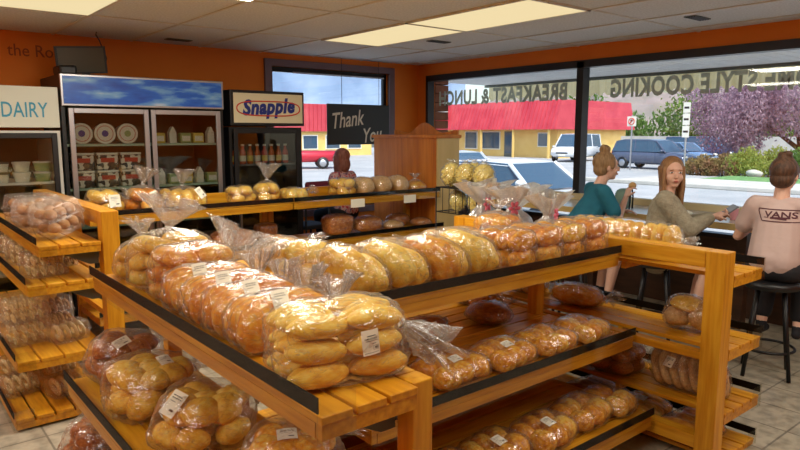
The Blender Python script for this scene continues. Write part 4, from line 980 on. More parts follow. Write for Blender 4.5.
def garment(t,J,mat,name,sleeve,hem=.02,loose=.016,neck=.05):
    m = MB(); L = loose
    m.ell(J['pel']+Vector((0,0,hem+.03)),(.150+L,.110+L,.10+L*.5)); m.ell(J['waist'],(.120+L,.092+L,.15)); m.ell(J['chest'],(.138+L,.098+L,.15))
    m.cap(J['sh'][-1],.052+L*.5,J['sh'][1],.052+L*.5); m.cap(J['nb']-Vector((0,0,.07)),.075,J['nb']-Vector((0,0,neck)),.06)
    for s in (1,-1):
        a,e,w = J['sh'][s],J['el'][s],J['wr'][s]
        if sleeve <= 1: m.cap(a,.050+L*.8,a+(e-a)*sleeve,.046+L,14,2)
        else:
            m.cap(a,.048+L,e,.042+L); m.cap(e,.042+L,e+(w-e)*(sleeve-1),.03+L*.6,14,2)
    m.cap(J['pel']+Vector((0,0,hem)),.108+L,J['chest'],.10+L); m.cap(J['pel']+Vector((.04,0,hem+.02)),.108+L,J['chest']+Vector((.035,0,0)),.095+L); m.cap(J['pel']+Vector((-.04,0,hem+.02)),.108+L,J['chest']+Vector((-.035,0,0)),.095+L)
    return remesh(m,name,mat,t,.008,14)
def bottoms(t,J,mat,frac,name='trousers',L=.010):
    m = MB(); m.ell(J['pel'],(.150+L,.112+L,.105)); 
    for s in (1,-1):
        hp = J['pel']+Vector((s*.085,0,-.01)); k = J['kn'][s]; a = J['an'][s]
        m.cap(hp,.092+L,hp+(k-hp)*min(1,frac),.060+L+(.02*(1-min(1,frac))))
        if frac > 1: m.cap(k,.062+L,(k+a)/2+Vector((0,-.012,0)),.062+L); m.cap((k+a)/2+Vector((0,-.012,0)),.062+L,k+(a-k)*(frac-1),.052+L)
    return remesh(m,name,mat,t,.009,3)
def shoes(t,J,mat='darkcloth'):
    for s in (1,-1):
        a = J['an'][s]; m = MB(); m.cap(a+Vector((0,-.03,-.045)),.034,a+Vector((0,.13,-.065)),.028); m.cap(a,.04,a+Vector((0,0,-.04)),.038); remesh(m,'shoe',mat,t,.009,2)
lg = lambda kx=.1,ky=.40,kz=.73,ay=.30,az=.29: {1:((kx,ky,kz),(kx,ay,az)),-1:((-kx,ky,kz),(-kx,ay,az))}
# teal top, eating
t1,J = person('woman with high hair bun and teal top eating a roll at the bar',(4.85,3.46,0),-PI/2-.62,.68,(.03,.45,1.13),(-.1,.46,1.0),-.05,-.05,'hair1','teal',lg(),'bun',.2,
    hdR=((-.05,.35,1),(-.2,1,0),.9), hdL=((.3,1,0),(0,0,-1),.4))
garment(t1,J,'teal','teal_top',.72,loose=.02); bottoms(t1,J,'denim',.45,'shorts'); shoes(t1,J)
W = bpy.data.objects
c_,s_ = math.cos(-PI/2-.62),math.sin(-PI/2-.62)
hw = Vector(J['wr'][1])+Vector((-.01,.06,.105)); 
r = thing('bitten_roll','pale bitten bread roll held up by the woman in the teal top','bread roll',(4.85+hw.x*c_-hw.y*s_, 3.46+hw.x*s_+hw.y*c_, hw.z)); link('roll',bunmesh('round','tan',2),r,(0,0,0),(0,0,0),(.085,.06,.07))
# grey cardigan, phone
t2,J = person('woman with long hair in a grey-beige cardigan turning to look back, phone in hand',(4.92,2.70,0),-PI/2-1.0,.66,(.02,.40,1.05),(-.14,.42,1.03),-1.36,-.02,'hair2','cardigan',lg(.09,.41,.72),'long',.05,
    hdR=((-.5,.8,.25),(-.3,0,-1),.5), hdL=((.3,1,.35),(1,-.2,.6),.8),twist=-.12)
garment(t2,J,'cardigan','cardigan',1.8,hem=-.05,loose=.034); bottoms(t2,J,'darkcloth',.5,'shorts'); shoes(t2,J)
a2 = -PI/2-1.0; hw = Vector(J['wr'][-1])+Vector((.03,.10,.055))
ph = thing('phone','grey phone held by the woman in the grey cardigan','phone',(4.92+hw.x*math.cos(a2)-hw.y*math.sin(a2),2.70+hw.x*math.sin(a2)+hw.y*math.cos(a2),hw.z),a2+.5)
MB().bbox(-.036,.036,-.075,.075,-.005,.005,.003).build('phone_body',plain('grey_phone',(120,124,134),.3),ph); MB().box(-.032,.032,-.068,.068,.0052,.0058).build('screen',plain('phone_screen',(150,160,172),.2),ph); ph.rotation_euler = (.6,.2,a2+.5)
# pale tee with print
t3,J = person('woman in pale pink tee with printed back and hair bun, seen from behind',(4.84,1.79,0),-PI/2+.12,.68,(.22,.40,1.02),(-.24,.36,1.0),-.0,-.12,'hair3','palepink',lg(.12),'lowbun',.06)
tee = garment(t3,J,'palepink','tee_shirt',.62,hem=.03,loose=.024); bottoms(t3,J,'darkcloth',1.8,'trousers'); shoes(t3,J)
bm = bmesh.new(); bm.from_mesh(tee.data); bv = BVHTree.FromBMesh(bm); bm.free()
def project(me, cx, cz):
    for v in me.vertices:
        x, z = cx+v.co.x, cz+v.co.y
        h = bv.ray_cast(Vector((x,-1,z)), Vector((0,1,0)))[0]
        v.co = Vector((x, (h.y if h else -.1)-.003, z))
    me.update(); return me
me = text_mesh('VANS',.1,0,.0025); xs = [v.co.x for v in me.vertices]; w_ = max(xs)-min(xs)
for v in me.vertices: v.co.x *= .2/w_; v.co.y *= .55
M['maroonink'] = plain('dark_print',(88,48,58),.8)
me = project(me,.03,1.145); me.materials.clear(); me.materials.append(M['maroonink']); link('shirt_print',me,tee)
pol = [(-.145,.035),(.145,.035),(.145,.02),(.11,-.045),(-.11,-.045),(-.145,.02)]
mb = MB(); 
def seg(a,b,w=.0035,n=8):
    a = Vector((*a,0)); b = Vector((*b,0)); d = (b-a); nn = Vector((-d.y,d.x,0)).normalized()*w
    for i in range(n):
        p,q = a+d*(i/n),a+d*((i+1)/n); mb.quad(p-nn,q-nn,q+nn,p+nn)
for i in range(6): seg(pol[i],pol[(i+1)%6])
seg((-.06,-.022),(.06,-.018),.006); seg((-.03,-.022),(.04,-.028),.006); seg((-.1,-.02),(-.07,-.02),.002,2); seg((.07,-.018),(.1,-.02),.002,2)
me = project(mb.mesh('shirt_print','maroonink'),.03,1.145); link('shirt_print',me,tee)
# person near back window
stool(4.50,6.52,'black stool by the back window under the woman in the floral top',.66)
t4,J = person('woman with auburn-grey hair and red floral top sitting by the back window, seen from behind',(4.50,6.52,0),.25,.66,(.15,.28,.86),(-.15,.28,.86),.1,-.1,'hair4','floral',lg(.1,.36,.70,.30,.28),'bob',.05)
garment(t4,J,'floral','floral_top',.7,loose=.02); bottoms(t4,J,'darkcloth',1.8,'trousers'); shoes(t4,J)
t = thing('chair','dark chair with a maroon padded back beside the drinks cooler','chair',(3.98,6.55,0),.1)
MB().bbox(-.19,.19,-.2,.2,.60,.65,.02).build('seat','darkcloth',t); MB().bbox(-.17,.17,-.2,-.16,.85,1.15,.03).build('backrest',plain('maroon_pad',(104,30,52),.8),t)
for x in (-.17,.17):
    MB().tube([(x,-.18,0.0),(x,-.18,1.0)],.012,8).build('leg','blackmetal',t,True); MB().tube([(x,.18,0.0),(x,.18,.6)],.012,8).build('leg','blackmetal',t,True)
# things on the bar
t = thing('handbag','grey-green handbag with a black strap on the bar behind the woman in the teal top','bag',(5.72,3.52,.962),.4)
m = MB(); m.ell((0,0,.10),(.15,.07,.10),(0,0,0),24,14,.6); m.build('bag_body',plain('sage_canvas',(120,146,134),.8),t,True)
MB().tube([(-.1,-.075,.0),(-.09,-.078,.12),(-.05,-.07,.21),(.05,-.07,.21),(.09,-.078,.12),(.1,-.075,.0)],.008,8).build('strap','black',t,True)
t = thing('takeout_box','low black takeout box on the bar in front of the woman in the teal top','box',(5.72,3.1,.962),.3)
MB().bbox(-.1,.1,-.08,.08,0,.035,.01).build('tray','black',t); MB().bbox(-.1,.1,-.08,.08,.036,.05,.006).build('lid','greymetal',t)
tag(MB().ell((5.68,2.86,.985),(.06,.05,.024),(0,.1,0),16,10,1,lambda p:p+p.normalized()*.012*noise.noise(p*60)).build('crumpled_wrapper','paper',None,True),'crumpled white wrapper on the bar beside the black takeout box','wrapper')
t = thing('paper_cup','small pinkish cup on the bar beside the phone','cup',(5.72,2.46,.962)); MB().lathe([(.028,0),(.04,.10)],n=20).build('cup',plain('pink_cup',(214,150,160),.6),t); MB().lathe([(.0425,.1),(.0425,.112)],n=20).build('rim','lidw',t)
tag(MB().ell((5.66,2.10,.99),(.05,.035,.027)).build('bread_roll','glaze',None,True),'small brown roll on the bar left of the woman in the pale tee','bread roll')

# ------------------------------------------------------------------ outside
G = -.36
M['asph'] = noisy('pale_concrete',[(.3,(150,154,156)),(.7,(172,174,174))],scale=.6,rough=.9,detail=8)  # the lot's own pale grey, mottled at random
M['walk'] = noisy('pale_sidewalk',[(.3,(178,176,168)),(.7,(196,194,186))],scale=1.2,rough=.9)
M['grass'] = noisy('green_grass',[(.3,(84,128,72)),(.7,(116,158,96))],scale=4,rough=.95,bump=.5)
M['leafg'] = noisy('green_leaf',[(.3,(62,98,40)),(.7,(128,158,76))],scale=1.5,rough=.8,rnd=.2)
M['leafy'] = noisy('yellow_green_leaf',[(.3,(130,150,60)),(.7,(190,196,110))],scale=1.5,rough=.8)
M['leafr'] = noisy('pinkish_leaf',[(.3,(150,96,80)),(.7,(150,150,84))],scale=1.2,rough=.8)
M['leafp'] = noisy('purple_leaf',[(.3,(140,108,126)),(.7,(190,164,176))],scale=1.2,rough=.8)
M['red_flower'] = plain('red_flower',(206,60,84),.7)
M['hill'] = noisy('dry_hillside',[(.3,(112,110,92)),(.5,(146,132,128)),(.65,(128,136,108)),(.8,(160,146,146))],scale=.05,rough=1,detail=10)
M['mount'] = noisy('hazy_mountain',[(.3,(96,118,146)),(.5,(122,142,168)),(.7,(150,162,176))],scale=.03,rough=1,detail=10)  # bluish distance haze put into the mountain colours
struct(MB().box(XR+.14,70,-12,75,G-.1,G).add([(-30,YB+.14,G-.001),(XR+.15,YB+.14,G-.001),(XR+.15,75,G-.001),(-30,75,G-.001)],[(0,1,2,3)]).build('parking_lot','asph'))
struct(MB().box(XR+.15,8.6,-6,20,G,G+.12).build('sidewalk','walk'))
struct(MB().bbox(24.1,24.4,-8,17.6,G+.0,G+.16,.03).bbox(24.4,27.8,-8,15.6,G,G+.12,.01).build('kerb','walk'))
tag(MB().box(27.9,31.0,-6,13.6,G+.001,G+.10).build('grass_strip','grass'),'flat green lawn strip beyond the far kerb','lawn',kind='stuff')
# awning over the sidewalk
t = thing('awning','white ribbed awning outside the big windows with a beige scalloped valance','awning',(6.35,3.4,2.5))
m = MB(); 
for k in range(62): m.box(0,2.15,-5+k*.155,-5+k*.155+.14,.02,.05)
m.box(0,2.2,-5,4.6,.052,.10); m.build('soffit',noisy('white_soffit',[(.3,(232,234,234)),(.7,(244,246,246))],scale=3,rough=.7),t)
MB().box(2.12,2.2,-5,4.6,-.02,.02).build('edge_beam','greymetal',t)
m = MB(); n = 62; x = 2.24
top = []; bot = []
for k in range(n*8+1):
    y = -5+9.6*k/(n*8); bot.append((x+.015*math.sin(k*.4),y,-.20-.05*abs(math.sin(PI*k/8/1)))); top.append((x,y,.0))
N = len(top); m.add(top+bot,[(i,i+1,N+i+1,N+i) for i in range(N-1)])
VM = noisy('beige_canvas',[(.4,(214,194,138)),(.6,(232,214,164))],scale=2,rough=.9,mapscale=(1,6,.5))
def translucent(mt, f):
    n,l = mt.node_tree.nodes, mt.node_tree.links; tl = n.new('ShaderNodeBsdfTranslucent'); mx = n.new('ShaderNodeMixShader'); mx.inputs[0].default_value = f
    src = [k for k in l if k.to_node == pr(mt) and k.to_socket.name == 'Base Color'][0].from_socket
    l.new(src, tl.inputs['Color']); l.new(pr(mt).outputs[0], mx.inputs[1]); l.new(tl.outputs[0], mx.inputs[2]); l.new(mx.outputs[0], n['Material Output'].inputs['Surface'])
translucent(VM,.7); translucent(M['letter'],.5)
for k_ in ('leafg','leafy','leafr','leafp'): translucent(M[k_],.45)
m.build('scalloped_valance',VM,t)
m = MB()
for z in range(22): 
    for j in range(1): m.bbox(6.36,6.62,6.96,7.26,G+.12+z*.125,G+.12+z*.125+.115,.006)
tag(m.build('brick_pillar',noisy('red_brown_brick',[(.3,(120,74,56)),(.7,(158,104,80))],scale=5,rough=.9)),'narrow brown brick pillar outside at the left edge of the big window','pillar')
# foliage
def leafcloud(blobs, n, size, seed):
    r = random.Random(seed); m = MB(); vs = []; fs = []
    tot = sum(b[1]**2 for b in blobs)
    for c, R_, *sq in blobs:
        sz = sq[0] if sq else 1
        for i in range(int(n*R_*R_/tot)):
            v = Vector((r.gauss(0,1),r.gauss(0,1),r.gauss(0,1))).normalized()*R_*(r.random()**.35)*(1+.25*noise.noise(Vector(c)+Vector((r.random(),r.random(),r.random()))*3))
            p = Vector(c)+Vector((v.x,v.y,v.z*sz)); q = Euler((r.uniform(0,6),r.uniform(0,6),r.uniform(0,6))).to_matrix(); s_ = size*r.uniform(.6,1.3)
            o = len(vs); vs += [p+q@Vector((-s_,0,0)),p+q@Vector((0,-s_*.5,.0)),p+q@Vector((s_,0,0)),p+q@Vector((0,s_*.5,0))]; fs.append((o,o+1,o+2,o+3))
    return m.add(vs,fs)
def tree(name,label,cat,loc,blobs,n,size,mat,trunk=None,seed=1,group=None):
    t = thing(name,label,cat,loc,0,group)
    leafcloud(blobs,n,size,seed).build('foliage',mat,t)
    if trunk:
        m = MB()
        for pts,r_ in trunk: m.tube(pts,r_,8)
        m.build('trunk','darkwood',t,True)
    return t
r = random.Random(3)
bl = [((r.uniform(-1.6,1.6),r.uniform(-4.2,3.0),r.uniform(2.0,4.6)),r.uniform(.9,1.5)) for _ in range(26)]+[((0,3.6,2.1),1.2),((0,4.3,3.0),1.1),((0,4.6,4.0),1.0),((0,2.6,1.5),1.1)]
tree('plum_tree','large purple-leaved tree beyond the parking strip at upper right','tree',(34.6,12.2,G),bl,52000,.075,'leafp',[([(0,0,0),(.1,-.2,1.2),(0,0,2.4)],[.22,.18,.12]),([(.1,-.2,1.2),(0,-1.5,2.6)],[.12,.06]),([(.1,-.2,1.2),(0,1.6,2.6)],[.12,.06]),([(.1,-.2,1.2),(1,.6,3.2)],[.12,.06])],5)
hd = [(31.6,15.3,.8,'leafr','pinkish-green low shrub beside the parked grey SUV'),(31.7,14.3,.85,'leafr','reddish-green shrub, second from the SUV'),(31.8,13.3,1.1,'leafy','tall yellow-green shrub under the left end of the purple tree'),(32.4,12.3,1.15,'leafy','yellow-green shrub in the middle of the hedge'),(32.0,11.2,1.1,'leafg','green shrub under the purple tree toward the right'),(32.2,10.0,1.15,'leafy','yellow-green shrub behind the head of the woman in the pale tee'),(32.0,8.7,1.1,'leafg','green shrub at the right edge')]
for i,(x,y,h_,mt,lab) in enumerate(hd):
    tree('shrub',lab,'shrub',(x,y,G),[((0,-.4,h_*.45),h_*.55),((0,.4,h_*.5),h_*.55),((.3,0,h_*.8),h_*.5)],2600,.07,mt,[([(0,0,0),(0,0,h_*.5)],[.05,.02])],20+i,'shrubs in the planting strip')
tree('flower_bush','bush of red flowers in front of the purple tree at the right edge','flowers',(32.6,10.9,G),[((0,-.6,1.95),.5),((0,-1.4,2.0),.55)],700,.09,'red_flower',[([(0,-.3,0),(0,-.3,1.5)],[.05,.03])],31)
m = MB(); r = random.Random(5)
def rock(x,y,s,lab): tag(MB().ell((x,y,G+.1+s*.45),(s,s*1.2,s*.6),(0,0,x),12,8,1,lambda p:p+p.normalized()*.2*s*noise.noise(p*4)).build('boulder','walk',None,True),lab,'rock','pale boulders by the hedge')
rock(31.35,12.7,.3,'pale boulder in front of the hedge, left one'); rock(31.35,10.9,.26,'pale boulder in front of the hedge, right one')
# signs
def sign(x,y,h,lab,kind):
    t = thing('street_sign',lab,'sign',(x,y,G+.001))
    MB().cyl((0,0,0),(0,0,h+.3),.045,n=10).build('pole','steel',t)
    if kind:
        MB().box(-.06,-.04,-.27,.27,h-.32,h+.22).build('sign_plate','lidw',t)
        MB().tube([(-.075,.17*math.cos(a*PI/12),h-.05+.17*math.sin(a*PI/12)) for a in range(24)],.024,6,True).tube([(-.075,-.12,h+.07),(-.075,.12,h-.17)],.02,6).build('no_parking_ring','lred',t)
        me = text_mesh('P',.4,.004,.02); text_obj('sign_letter',me,'black',t,T(-.07,0,h-.05) @ Matrix.Rotation(-PI/2,4,'Z') @ FRONT,(.12,.17))
    else:
        for k,(z0,z1) in enumerate(((h-1.25,h-.7),(h-.66,h-.12),(h-.08,h+.4))):
            p_ = MB().box(-.06,-.04,-.17,.17,z0,z1).build('sign_plate','lidw',t); MB().box(-.064,-.0605,-.12,.12,(z0+z1)/2-.05,(z0+z1)/2+.05).build('sign_print','ink',p_)
sign(33.2,20.1,2.75,'white no-parking sign with red ring on a thin pole, in front of the grey SUV',1)
sign(30.6,15.65,3.1,'pole with stacked white plates standing left of the purple tree',0)
# cars
def car(label, loc, rz, kind, paint, Ln=4.6, Wd=1.84, H=1.65, group=None, name='car', cat='car'):
    t = thing(name,label,cat,loc,rz,group)
    pm = plain('car_paint_'+str(len(bpy.data.materials)),paint,.22,.25,.7)
    h = Wd/2; a = Ln/2
    if kind == 'suv': body = [(-a,.45,.95,.80),(-a+.05,.35,1.05,.93),(-a+.5,.3,1.06,1),(.2,.3,1.04,1),(.95,.3,1.02,1),(1.3,.32,.98,.98),(a-.35,.34,.86,.93),(a-.05,.38,.72,.86),(a,.45,.62,.78)]; cab = [(-a+.12,1.04,.86,1.04),(-a+.35,.8,.84,H-.08),(-a+.8,.8,.82,H),(.1,.8,.82,H),(.55,.8,.8,H-.06),(1.22,.86,.86,1.02)]
    elif kind == 'sedan': body = [(-a,.45,.85,.8),(-a+.05,.33,.92,.9),(-a+.7,.27,.95,1),(0,.27,.93,1),(.9,.27,.92,1),(a-.4,.3,.78,.93),(a-.05,.35,.66,.84),(a,.42,.58,.76)]; cab = [(-a+.5,.93,.84,.95),(-a+.95,.8,.78,H-.04),(-.25,.8,.77,H),(.55,.8,.77,H-.03),(1.2,.86,.84,.93)]
    elif kind == 'van': body = [(-a,.45,1.15,.9),(-a+.04,.35,1.2,.97),(0,.3,1.2,1),(1.3,.32,1.12,1),(a-.25,.36,1.0,.95),(a,.45,.75,.85)]; cab = [(-a+.05,1.1,.92,1.2),(-a+.15,.86,.88,H-.04),(0,.86,.88,H),(.8,.86,.86,H-.04),(1.6,.9,.88,1.13)]
    else: body = [(-a,.5,1.0,.93),(-a+.03,.42,1.02,.98),(-.2,.38,1.02,1),(.9,.38,1.04,1),(1.3,.4,1.02,.98),(a-.25,.42,.95,.95),(a,.5,.8,.88)]; cab = [(-.55,1.0,.84,1.04),(-.45,.82,.82,H-.05),(0,.8,.8,H),(.5,.8,.8,H-.06),(1.05,.86,.86,1.04)]
    m = MB(); vs = []; n = 12
    for x,z0,z1,w in body:
        hw = h*w
        for u,v in ((-1,.25),(-1,.62),(-.98,.85),(-.86,1),(-.4,1.02),(.4,1.02),(.86,1),(.98,.85),(1,.62),(1,.25),(.8,0),(-.8,0)):
            vs.append((x,u*hw,z0+(z1-z0)*v))
    K = len(body); fs = [(i*n+k,i*n+(k+1)%n,(i+1)*n+(k+1)%n,(i+1)*n+k) for i in range(K-1) for k in range(n)]+[tuple(range(n))[::-1],tuple(range((K-1)*n,K*n))]
    m.add(vs,fs).build('body',pm,t,True)
    zb = [c[3] for c in cab]; g_ = MB(); vs = []; C = len(cab)
    for x,w0,w1,z in cab: vs += [(x,-h*.97,cab[0][1] if False else 1.0*min(1.0,z)), (x,-h*.80,z),(x,h*.80,z),(x,h*.97,1.0*min(1.0,z))]
    fs = [(i*4+k,i*4+(k+1)%4,(i+1)*4+(k+1)%4,(i+1)*4+k) for i in range(C-1) for k in range(4)]+[(3,2,1,0),tuple(range((C-1)*4,C*4))]
    g_.add(vs,fs).build('windows','carglass',t)
    rf = MB(); vs = []
    top = cab[1:-1]
    for x,w0,w1,z in top: vs += [(x,-h*.83,z-.05),(x,-h*.74,z+.02),(x,h*.74,z+.02),(x,h*.83,z-.05)]
    C2 = len(top); fs = [(i*4+k,i*4+(k+1)%4,(i+1)*4+(k+1)%4,(i+1)*4+k) for i in range(C2-1) for k in range(4)]+[(3,2,1,0),tuple(range((C2-1)*4,C2*4))]
    rf.add(vs,fs)
    for s in (1,-1):
        for (x0,_,_,z0),(x1,_,_,z1) in ((cab[0],cab[1]),(cab[-1],cab[-2])): rf.tube([(x0,s*h*.95,min(z0,.99)),(x1,s*h*.81,z1)],.045,6)
        xm = (cab[1][0]+cab[-2][0])/2; rf.tube([(xm,s*h*.965,1.0),(xm-.03,s*h*.815,H-.03)],.035,6)
    rf.build('roof',pm,t,False)
    if kind == 'pickup': MB().box(-a+.1,-.6,-h*.85,h*.85,1.0,1.025).build('bed_floor','black',t)
    R_ = .34
    for x in (-a+.85,a-.85):
        for s in (1,-1):
            w_ = MB().lathe([(R_*.6,-.11),(R_,-.1),(R_*1.02,0),(R_,.1),(R_*.6,.11)],n=24,mat=T(x,s*(h-.08),R_) @ Matrix.Rotation(PI/2,4,'X')).build('wheel','black',t,True)
            MB().lathe([(R_*.2,-.118),(R_*.58,-.116),(R_*.62,-.1),(R_*.62,.1),(R_*.58,.116),(R_*.2,.118)],n=20,mat=T(x,s*(h-.08),R_) @ Matrix.Rotation(PI/2,4,'X')).build('rim','steel',w_,True)
    for s in (1,-1):
        MB().ell((a-.08,s*h*.66,.72),(.1,.2,.08)).build('headlight','lidw',t,True); MB().ell((-a+.06,s*h*.78,.92),(.07,.14,.1)).build('tail_light','lred',t,True)
        MB().ell((cab[-1][0]-.15,s*(h+.1),1.08),(.07,.11,.07)).build('mirror',pm,t,True)
    MB().box(a-.02,a+.012,-.28,.28,.46,.56).build('number_plate','lidw',t); MB().box(a-.04,a+.008,-h*.45,h*.45,.60,.70).build('grille','black',t)
    return t
car('grey-blue SUV parked behind the no-parking sign',(35.4,19.9,G),-PI/2-.05,'suv',(92,100,122),4.7,1.88,1.68)
car('dark blue minivan parked behind and right of the grey SUV',(46.5,22.5,G),-PI/2-.1,'van',(60,76,118),5.0,1.98,1.8)
car('light blue car between the grey SUV and the dark minivan',(41.0,21.4,G),-PI/2-.1,'sedan',(110,140,176),4.5,1.8,1.45)
car('blue car farthest right, half behind the shrubs',(52.5,24.4,G),-PI/2-.1,'suv',(70,92,140),4.5,1.85,1.65)
car('white car parked right outside the window, its roof above the bar',(10.95,9.45,G),-PI/2,'sedan',(226,232,236),4.7,1.82,1.46)
car('silver car parked beyond the white one, its windscreen beside the hutch',(14.0,14.6,G),-PI/2-.15,'sedan',(190,196,200),4.6,1.82,1.5)
van = car('white van with red and blue side lettering beside the red-roofed building',(40.7,29.1,G),PI+.2,'van',(224,228,232),4.8,2.0,2.0,name='van',cat='van')
for x0,x1,z0,z1,mt in ((-1.7,.9,.98,1.06,'lred'),(-1.5,.7,.85,.92,'lblue')):
    MB().box(x0,x1,-1.012,-1.004,z0,z1).build('side_lettering',mt,van)
car('red pickup truck on the street outside the back window',(19.3,33.6,G),math.radians(152),'pickup',(196,40,60),5.3,1.95,1.8,name='pickup_truck',cat='truck')
# red-roofed building
M['redroof'] = noisy('red_metal_roof',[(.3,(176,50,64)),(.7,(196,70,80))],scale=1,rough=.5)
M['ywall'] = noisy('yellow_stucco',[(.3,(222,184,104)),(.7,(234,200,124))],scale=1,rough=.9)
def redbuilding(label,loc,rz,W_,wins,doors,sgn=False,D=10,zw=2.35,zr=4.75):
    t = thing('shop_building',label,'building',loc,rz)
    MB().box(0,D,0,W_,0,zr-.2).build('wall','ywall',t)
    m = MB(); m.add([(-1.1,-.6,zw),(-1.1,W_+.4,zw),(-.2,W_+.2,zr),(-.2,-.4,zr),(D+.5,-.6,zw),(D+.5,W_+.4,zw),(D,W_+.2,zr),(D,-.4,zr)],[(0,1,2,3),(4,7,6,5),(0,3,7,4),(1,5,6,2),(3,2,6,7),(0,4,5,1)])
    n = int(W_/.42)
    for k in range(n):
        y = -.5+k*.42; m.add([(-1.16,y,zw),(-1.16,y+.06,zw),(-.26,y+.06,zr),(-.26,y,zr),(-1.08,y,zw),(-1.08,y+.06,zw),(-.18,y+.06,zr),(-.18,y,zr)],[(0,1,2,3),(4,7,6,5),(0,3,7,4),(1,5,6,2),(0,4,5,1),(3,2,6,7)])
    m.build('mansard_roof','redroof',t)
    for (y0,y1,z0,z1) in wins:
        w_ = MB().box(-.06,-.001,y0,y1,z0,z1).build('window','lidw',t); MB().box(-.08,-.061,y0+.08,y1-.08,z0+.08,z1-.08).build('pane','carglass',w_)
    for (y0,y1) in doors:
        w_ = MB().box(-.06,-.001,y0,y1,0,2.2).build('door','greymetal',t); MB().box(-.08,-.061,y0+.1,y1-.1,.3,2.05).build('door_glass','carglass',w_)
    for k in range(5): MB().box(-1.0,-.85,.1+k*(W_-.4)/4,.25+k*(W_-.4)/4,0,zw).build('post','ywall',t)
    if sgn:
        s_ = MB().box(-1.25,-1.15,W_-3.6,W_-.6,zw+1.0,zr+.2).build('roof_sign','lidw',t)
        MB().box(-1.27,-1.251,W_-3.2,W_-1.2,zw+1.4,zw+1.6).box(-1.27,-1.251,W_-3.0,W_-1.6,zw+1.85,zw+2.0).build('sign_print','lred',s_)
    return t
redbuilding('yellow building with a ribbed red metal mansard roof across the parking lot',(44.0,33.3,G),0,15.4,[(.9,2.0,.9,2.1),(6.2,8.4,.6,2.2),(9.0,10.6,.6,2.2),(12.4,14.6,.9,2.1)],[(4.6,5.7)],True)
redbuilding('second red-roofed building seen through the back window behind the pickup',(28.0,53.5,G),R90-.2,12,[(1,3,.8,2.0),(5,7,.8,2.0)],[(8.5,9.6)],D=-8) if False else None
t = thing('shop_building','low building with red upper wall seen through the back window behind the thank-you sign','building',(30.5,50,G),0)
MB().box(-3.6,7,0,8,0,2.2).build('wall','ywall',t); m = MB()
for k in range(26): m.box(-3.8+k*.42,-3.8+k*.42+.34,-.35,8,2.2,4.6)
m.box(-3.8,7.1,-.3,8,2.2,4.55); m.build('red_fascia','redroof',t); MB().box(-6.5,-4.0,-.2,6,0,4.4).build('white_wing','lidw',t)
for k in range(4):
    w_ = MB().box(-3+k*2.4,-1.4+k*2.4,-.06,-.001,.6,1.9).build('window','lidw',t); MB().box(-2.9+k*2.4,-1.5+k*2.4,-.08,-.061,.7,1.8).build('pane','carglass',w_)
# low white barrier, far trees, hills
tag(MB().box(48,48.4,8,30,G,1.45).build('concrete_barrier','walk'),'long low white barrier behind the parked cars','barrier')
r = random.Random(9)
ft = [(75,60,3.0,'round green tree far off, left of the building corner'),(70,48.5,4.2,'tall green tree just right of the red-roofed building'),(98,60,3.6,'green tree beyond the white van'),(82,42,4.4,'green tree beyond the barrier, left of the no-parking sign'),(104,44,5.0,'green tree straight above the grey SUV'),(86,32,4.0,'green tree above the SUV hood'),(104,31,5.5,'green tree behind the stacked-plate sign')]
for i,(x,y,R_,lab) in enumerate(ft):
    tree('distant_tree',lab,'tree',(x,y,G),[((0,0,R_*.9),R_*.8),((0,-R_*.6,R_*.6),R_*.6),((0,R_*.6,R_*.6),R_*.6)],1500,.32,'leafg',[([(0,0,0),(0,0,R_*.8)],[.25,.12])],60+i,'distant green trees')
def hills(name,pts,mat,amp,seed,lab=None):
    # pts: list of (dist azimuth deg, dist, height)
    vs = []; fs = []; n = len(pts)-1; N = 90; K = 14
    for j in range(K+1):
        s_ = j/K
        for i in range(N+1):
            u = i/N*n; q = min(int(u),n-1); f = u-q
            az = pts[q][0]*(1-f)+pts[q+1][0]*f; D = pts[q][1]*(1-f)+pts[q+1][1]*f; h_ = pts[q][2]*(1-f)+pts[q+1][2]*f
            d = D*(1+.9*s_); z = G-.5+h_*s_**.9*(1+amp*noise.noise(Vector((az*.35,s_*4,seed))))+amp*h_*.5*noise.noise(Vector((az*1.2,s_*9,seed)))*s_
            a = math.radians(az); vs.append((d*math.cos(a),d*math.sin(a),z))
    fs = [(j*(N+1)+i,j*(N+1)+i+1,(j+1)*(N+1)+i+1,(j+1)*(N+1)+i) for j in range(K) for i in range(N)]
    o = MB().add(vs,fs).build(name,mat,None,True); return struct(o)
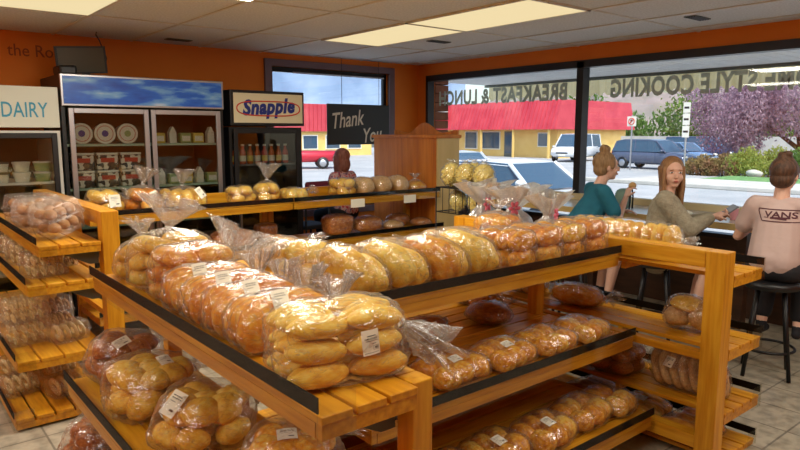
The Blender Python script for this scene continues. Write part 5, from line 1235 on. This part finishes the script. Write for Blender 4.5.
hills('hills',[(-10,120,30),(20,120,26),(34,120,22),(44,130,14)],'hill',.35,3)
hills('mountains',[(45,300,190),(58,300,150),(66,300,120),(75,300,135),(88,300,150),(110,300,150)],'mount',.35,8)
t = thing('utility_pole','tall thin pole with hanging green vine right of the red-roofed building','pole',(60.5,41.4,G))
MB().cyl((0,0,0),(0,0,5.6),.12,n=8).build('pole','darkwood',t); leafcloud([((0,0,3.0),.5,2),((0,0,4.2),.35,2)],260,.14,4).build('vine','leafg',t)

# ------------------------------------------------------------------ light
wd = bpy.data.worlds.new('sky'); SC.world = wd; wd.use_nodes = True
n, l = wd.node_tree.nodes, wd.node_tree.links
sk = n.new('ShaderNodeTexSky'); sk.sky_type = 'NISHITA'; sk.sun_disc = False; sk.sun_elevation = math.radians(52); sk.sun_rotation = math.radians(200); sk.air_density = 1; sk.dust_density = 2.5; sk.ozone_density = 1
bg = n['Background']; bg.inputs['Strength'].default_value = .27; l.new(sk.outputs['Color'], bg.inputs['Color'])
sl = bpy.data.lights.new('sun','SUN'); sl.energy = 3.2; sl.angle = .01; sl.color = (1,.96,.9)
so = bpy.data.objects.new('sun',sl); COL.objects.link(so)
so.rotation_euler = Vector((.35,.45,-1.0)).to_track_quat('-Z','Y').to_euler()

# ------------------------------------------------------------------ camera
cd = bpy.data.cameras.new('camera'); cam_o = bpy.data.objects.new('camera',cd); COL.objects.link(cam_o)
cd.sensor_width = 36; cd.lens = 650/800*36; cd.clip_start = .05; cd.clip_end = 1500
cam_o.location = (0,0,1.7); cam_o.rotation_euler = (PI/2-math.radians(8.056),0,-(PI/2-math.radians(50.628)))
SC.camera = cam_o
SC.view_settings.view_transform = 'Standard'; SC.view_settings.look = 'None'; SC.view_settings.gamma = 1; SC.view_settings.use_curve_mapping = False
SC.view_settings.exposure = .32
SC.cycles.use_denoising = True; SC.cycles.transparent_max_bounces = 24; SC.cycles.max_bounces = 8; SC.cycles.caustics_reflective = False; SC.cycles.caustics_refractive = False
SC.cycles.sample_clamp_indirect = 4
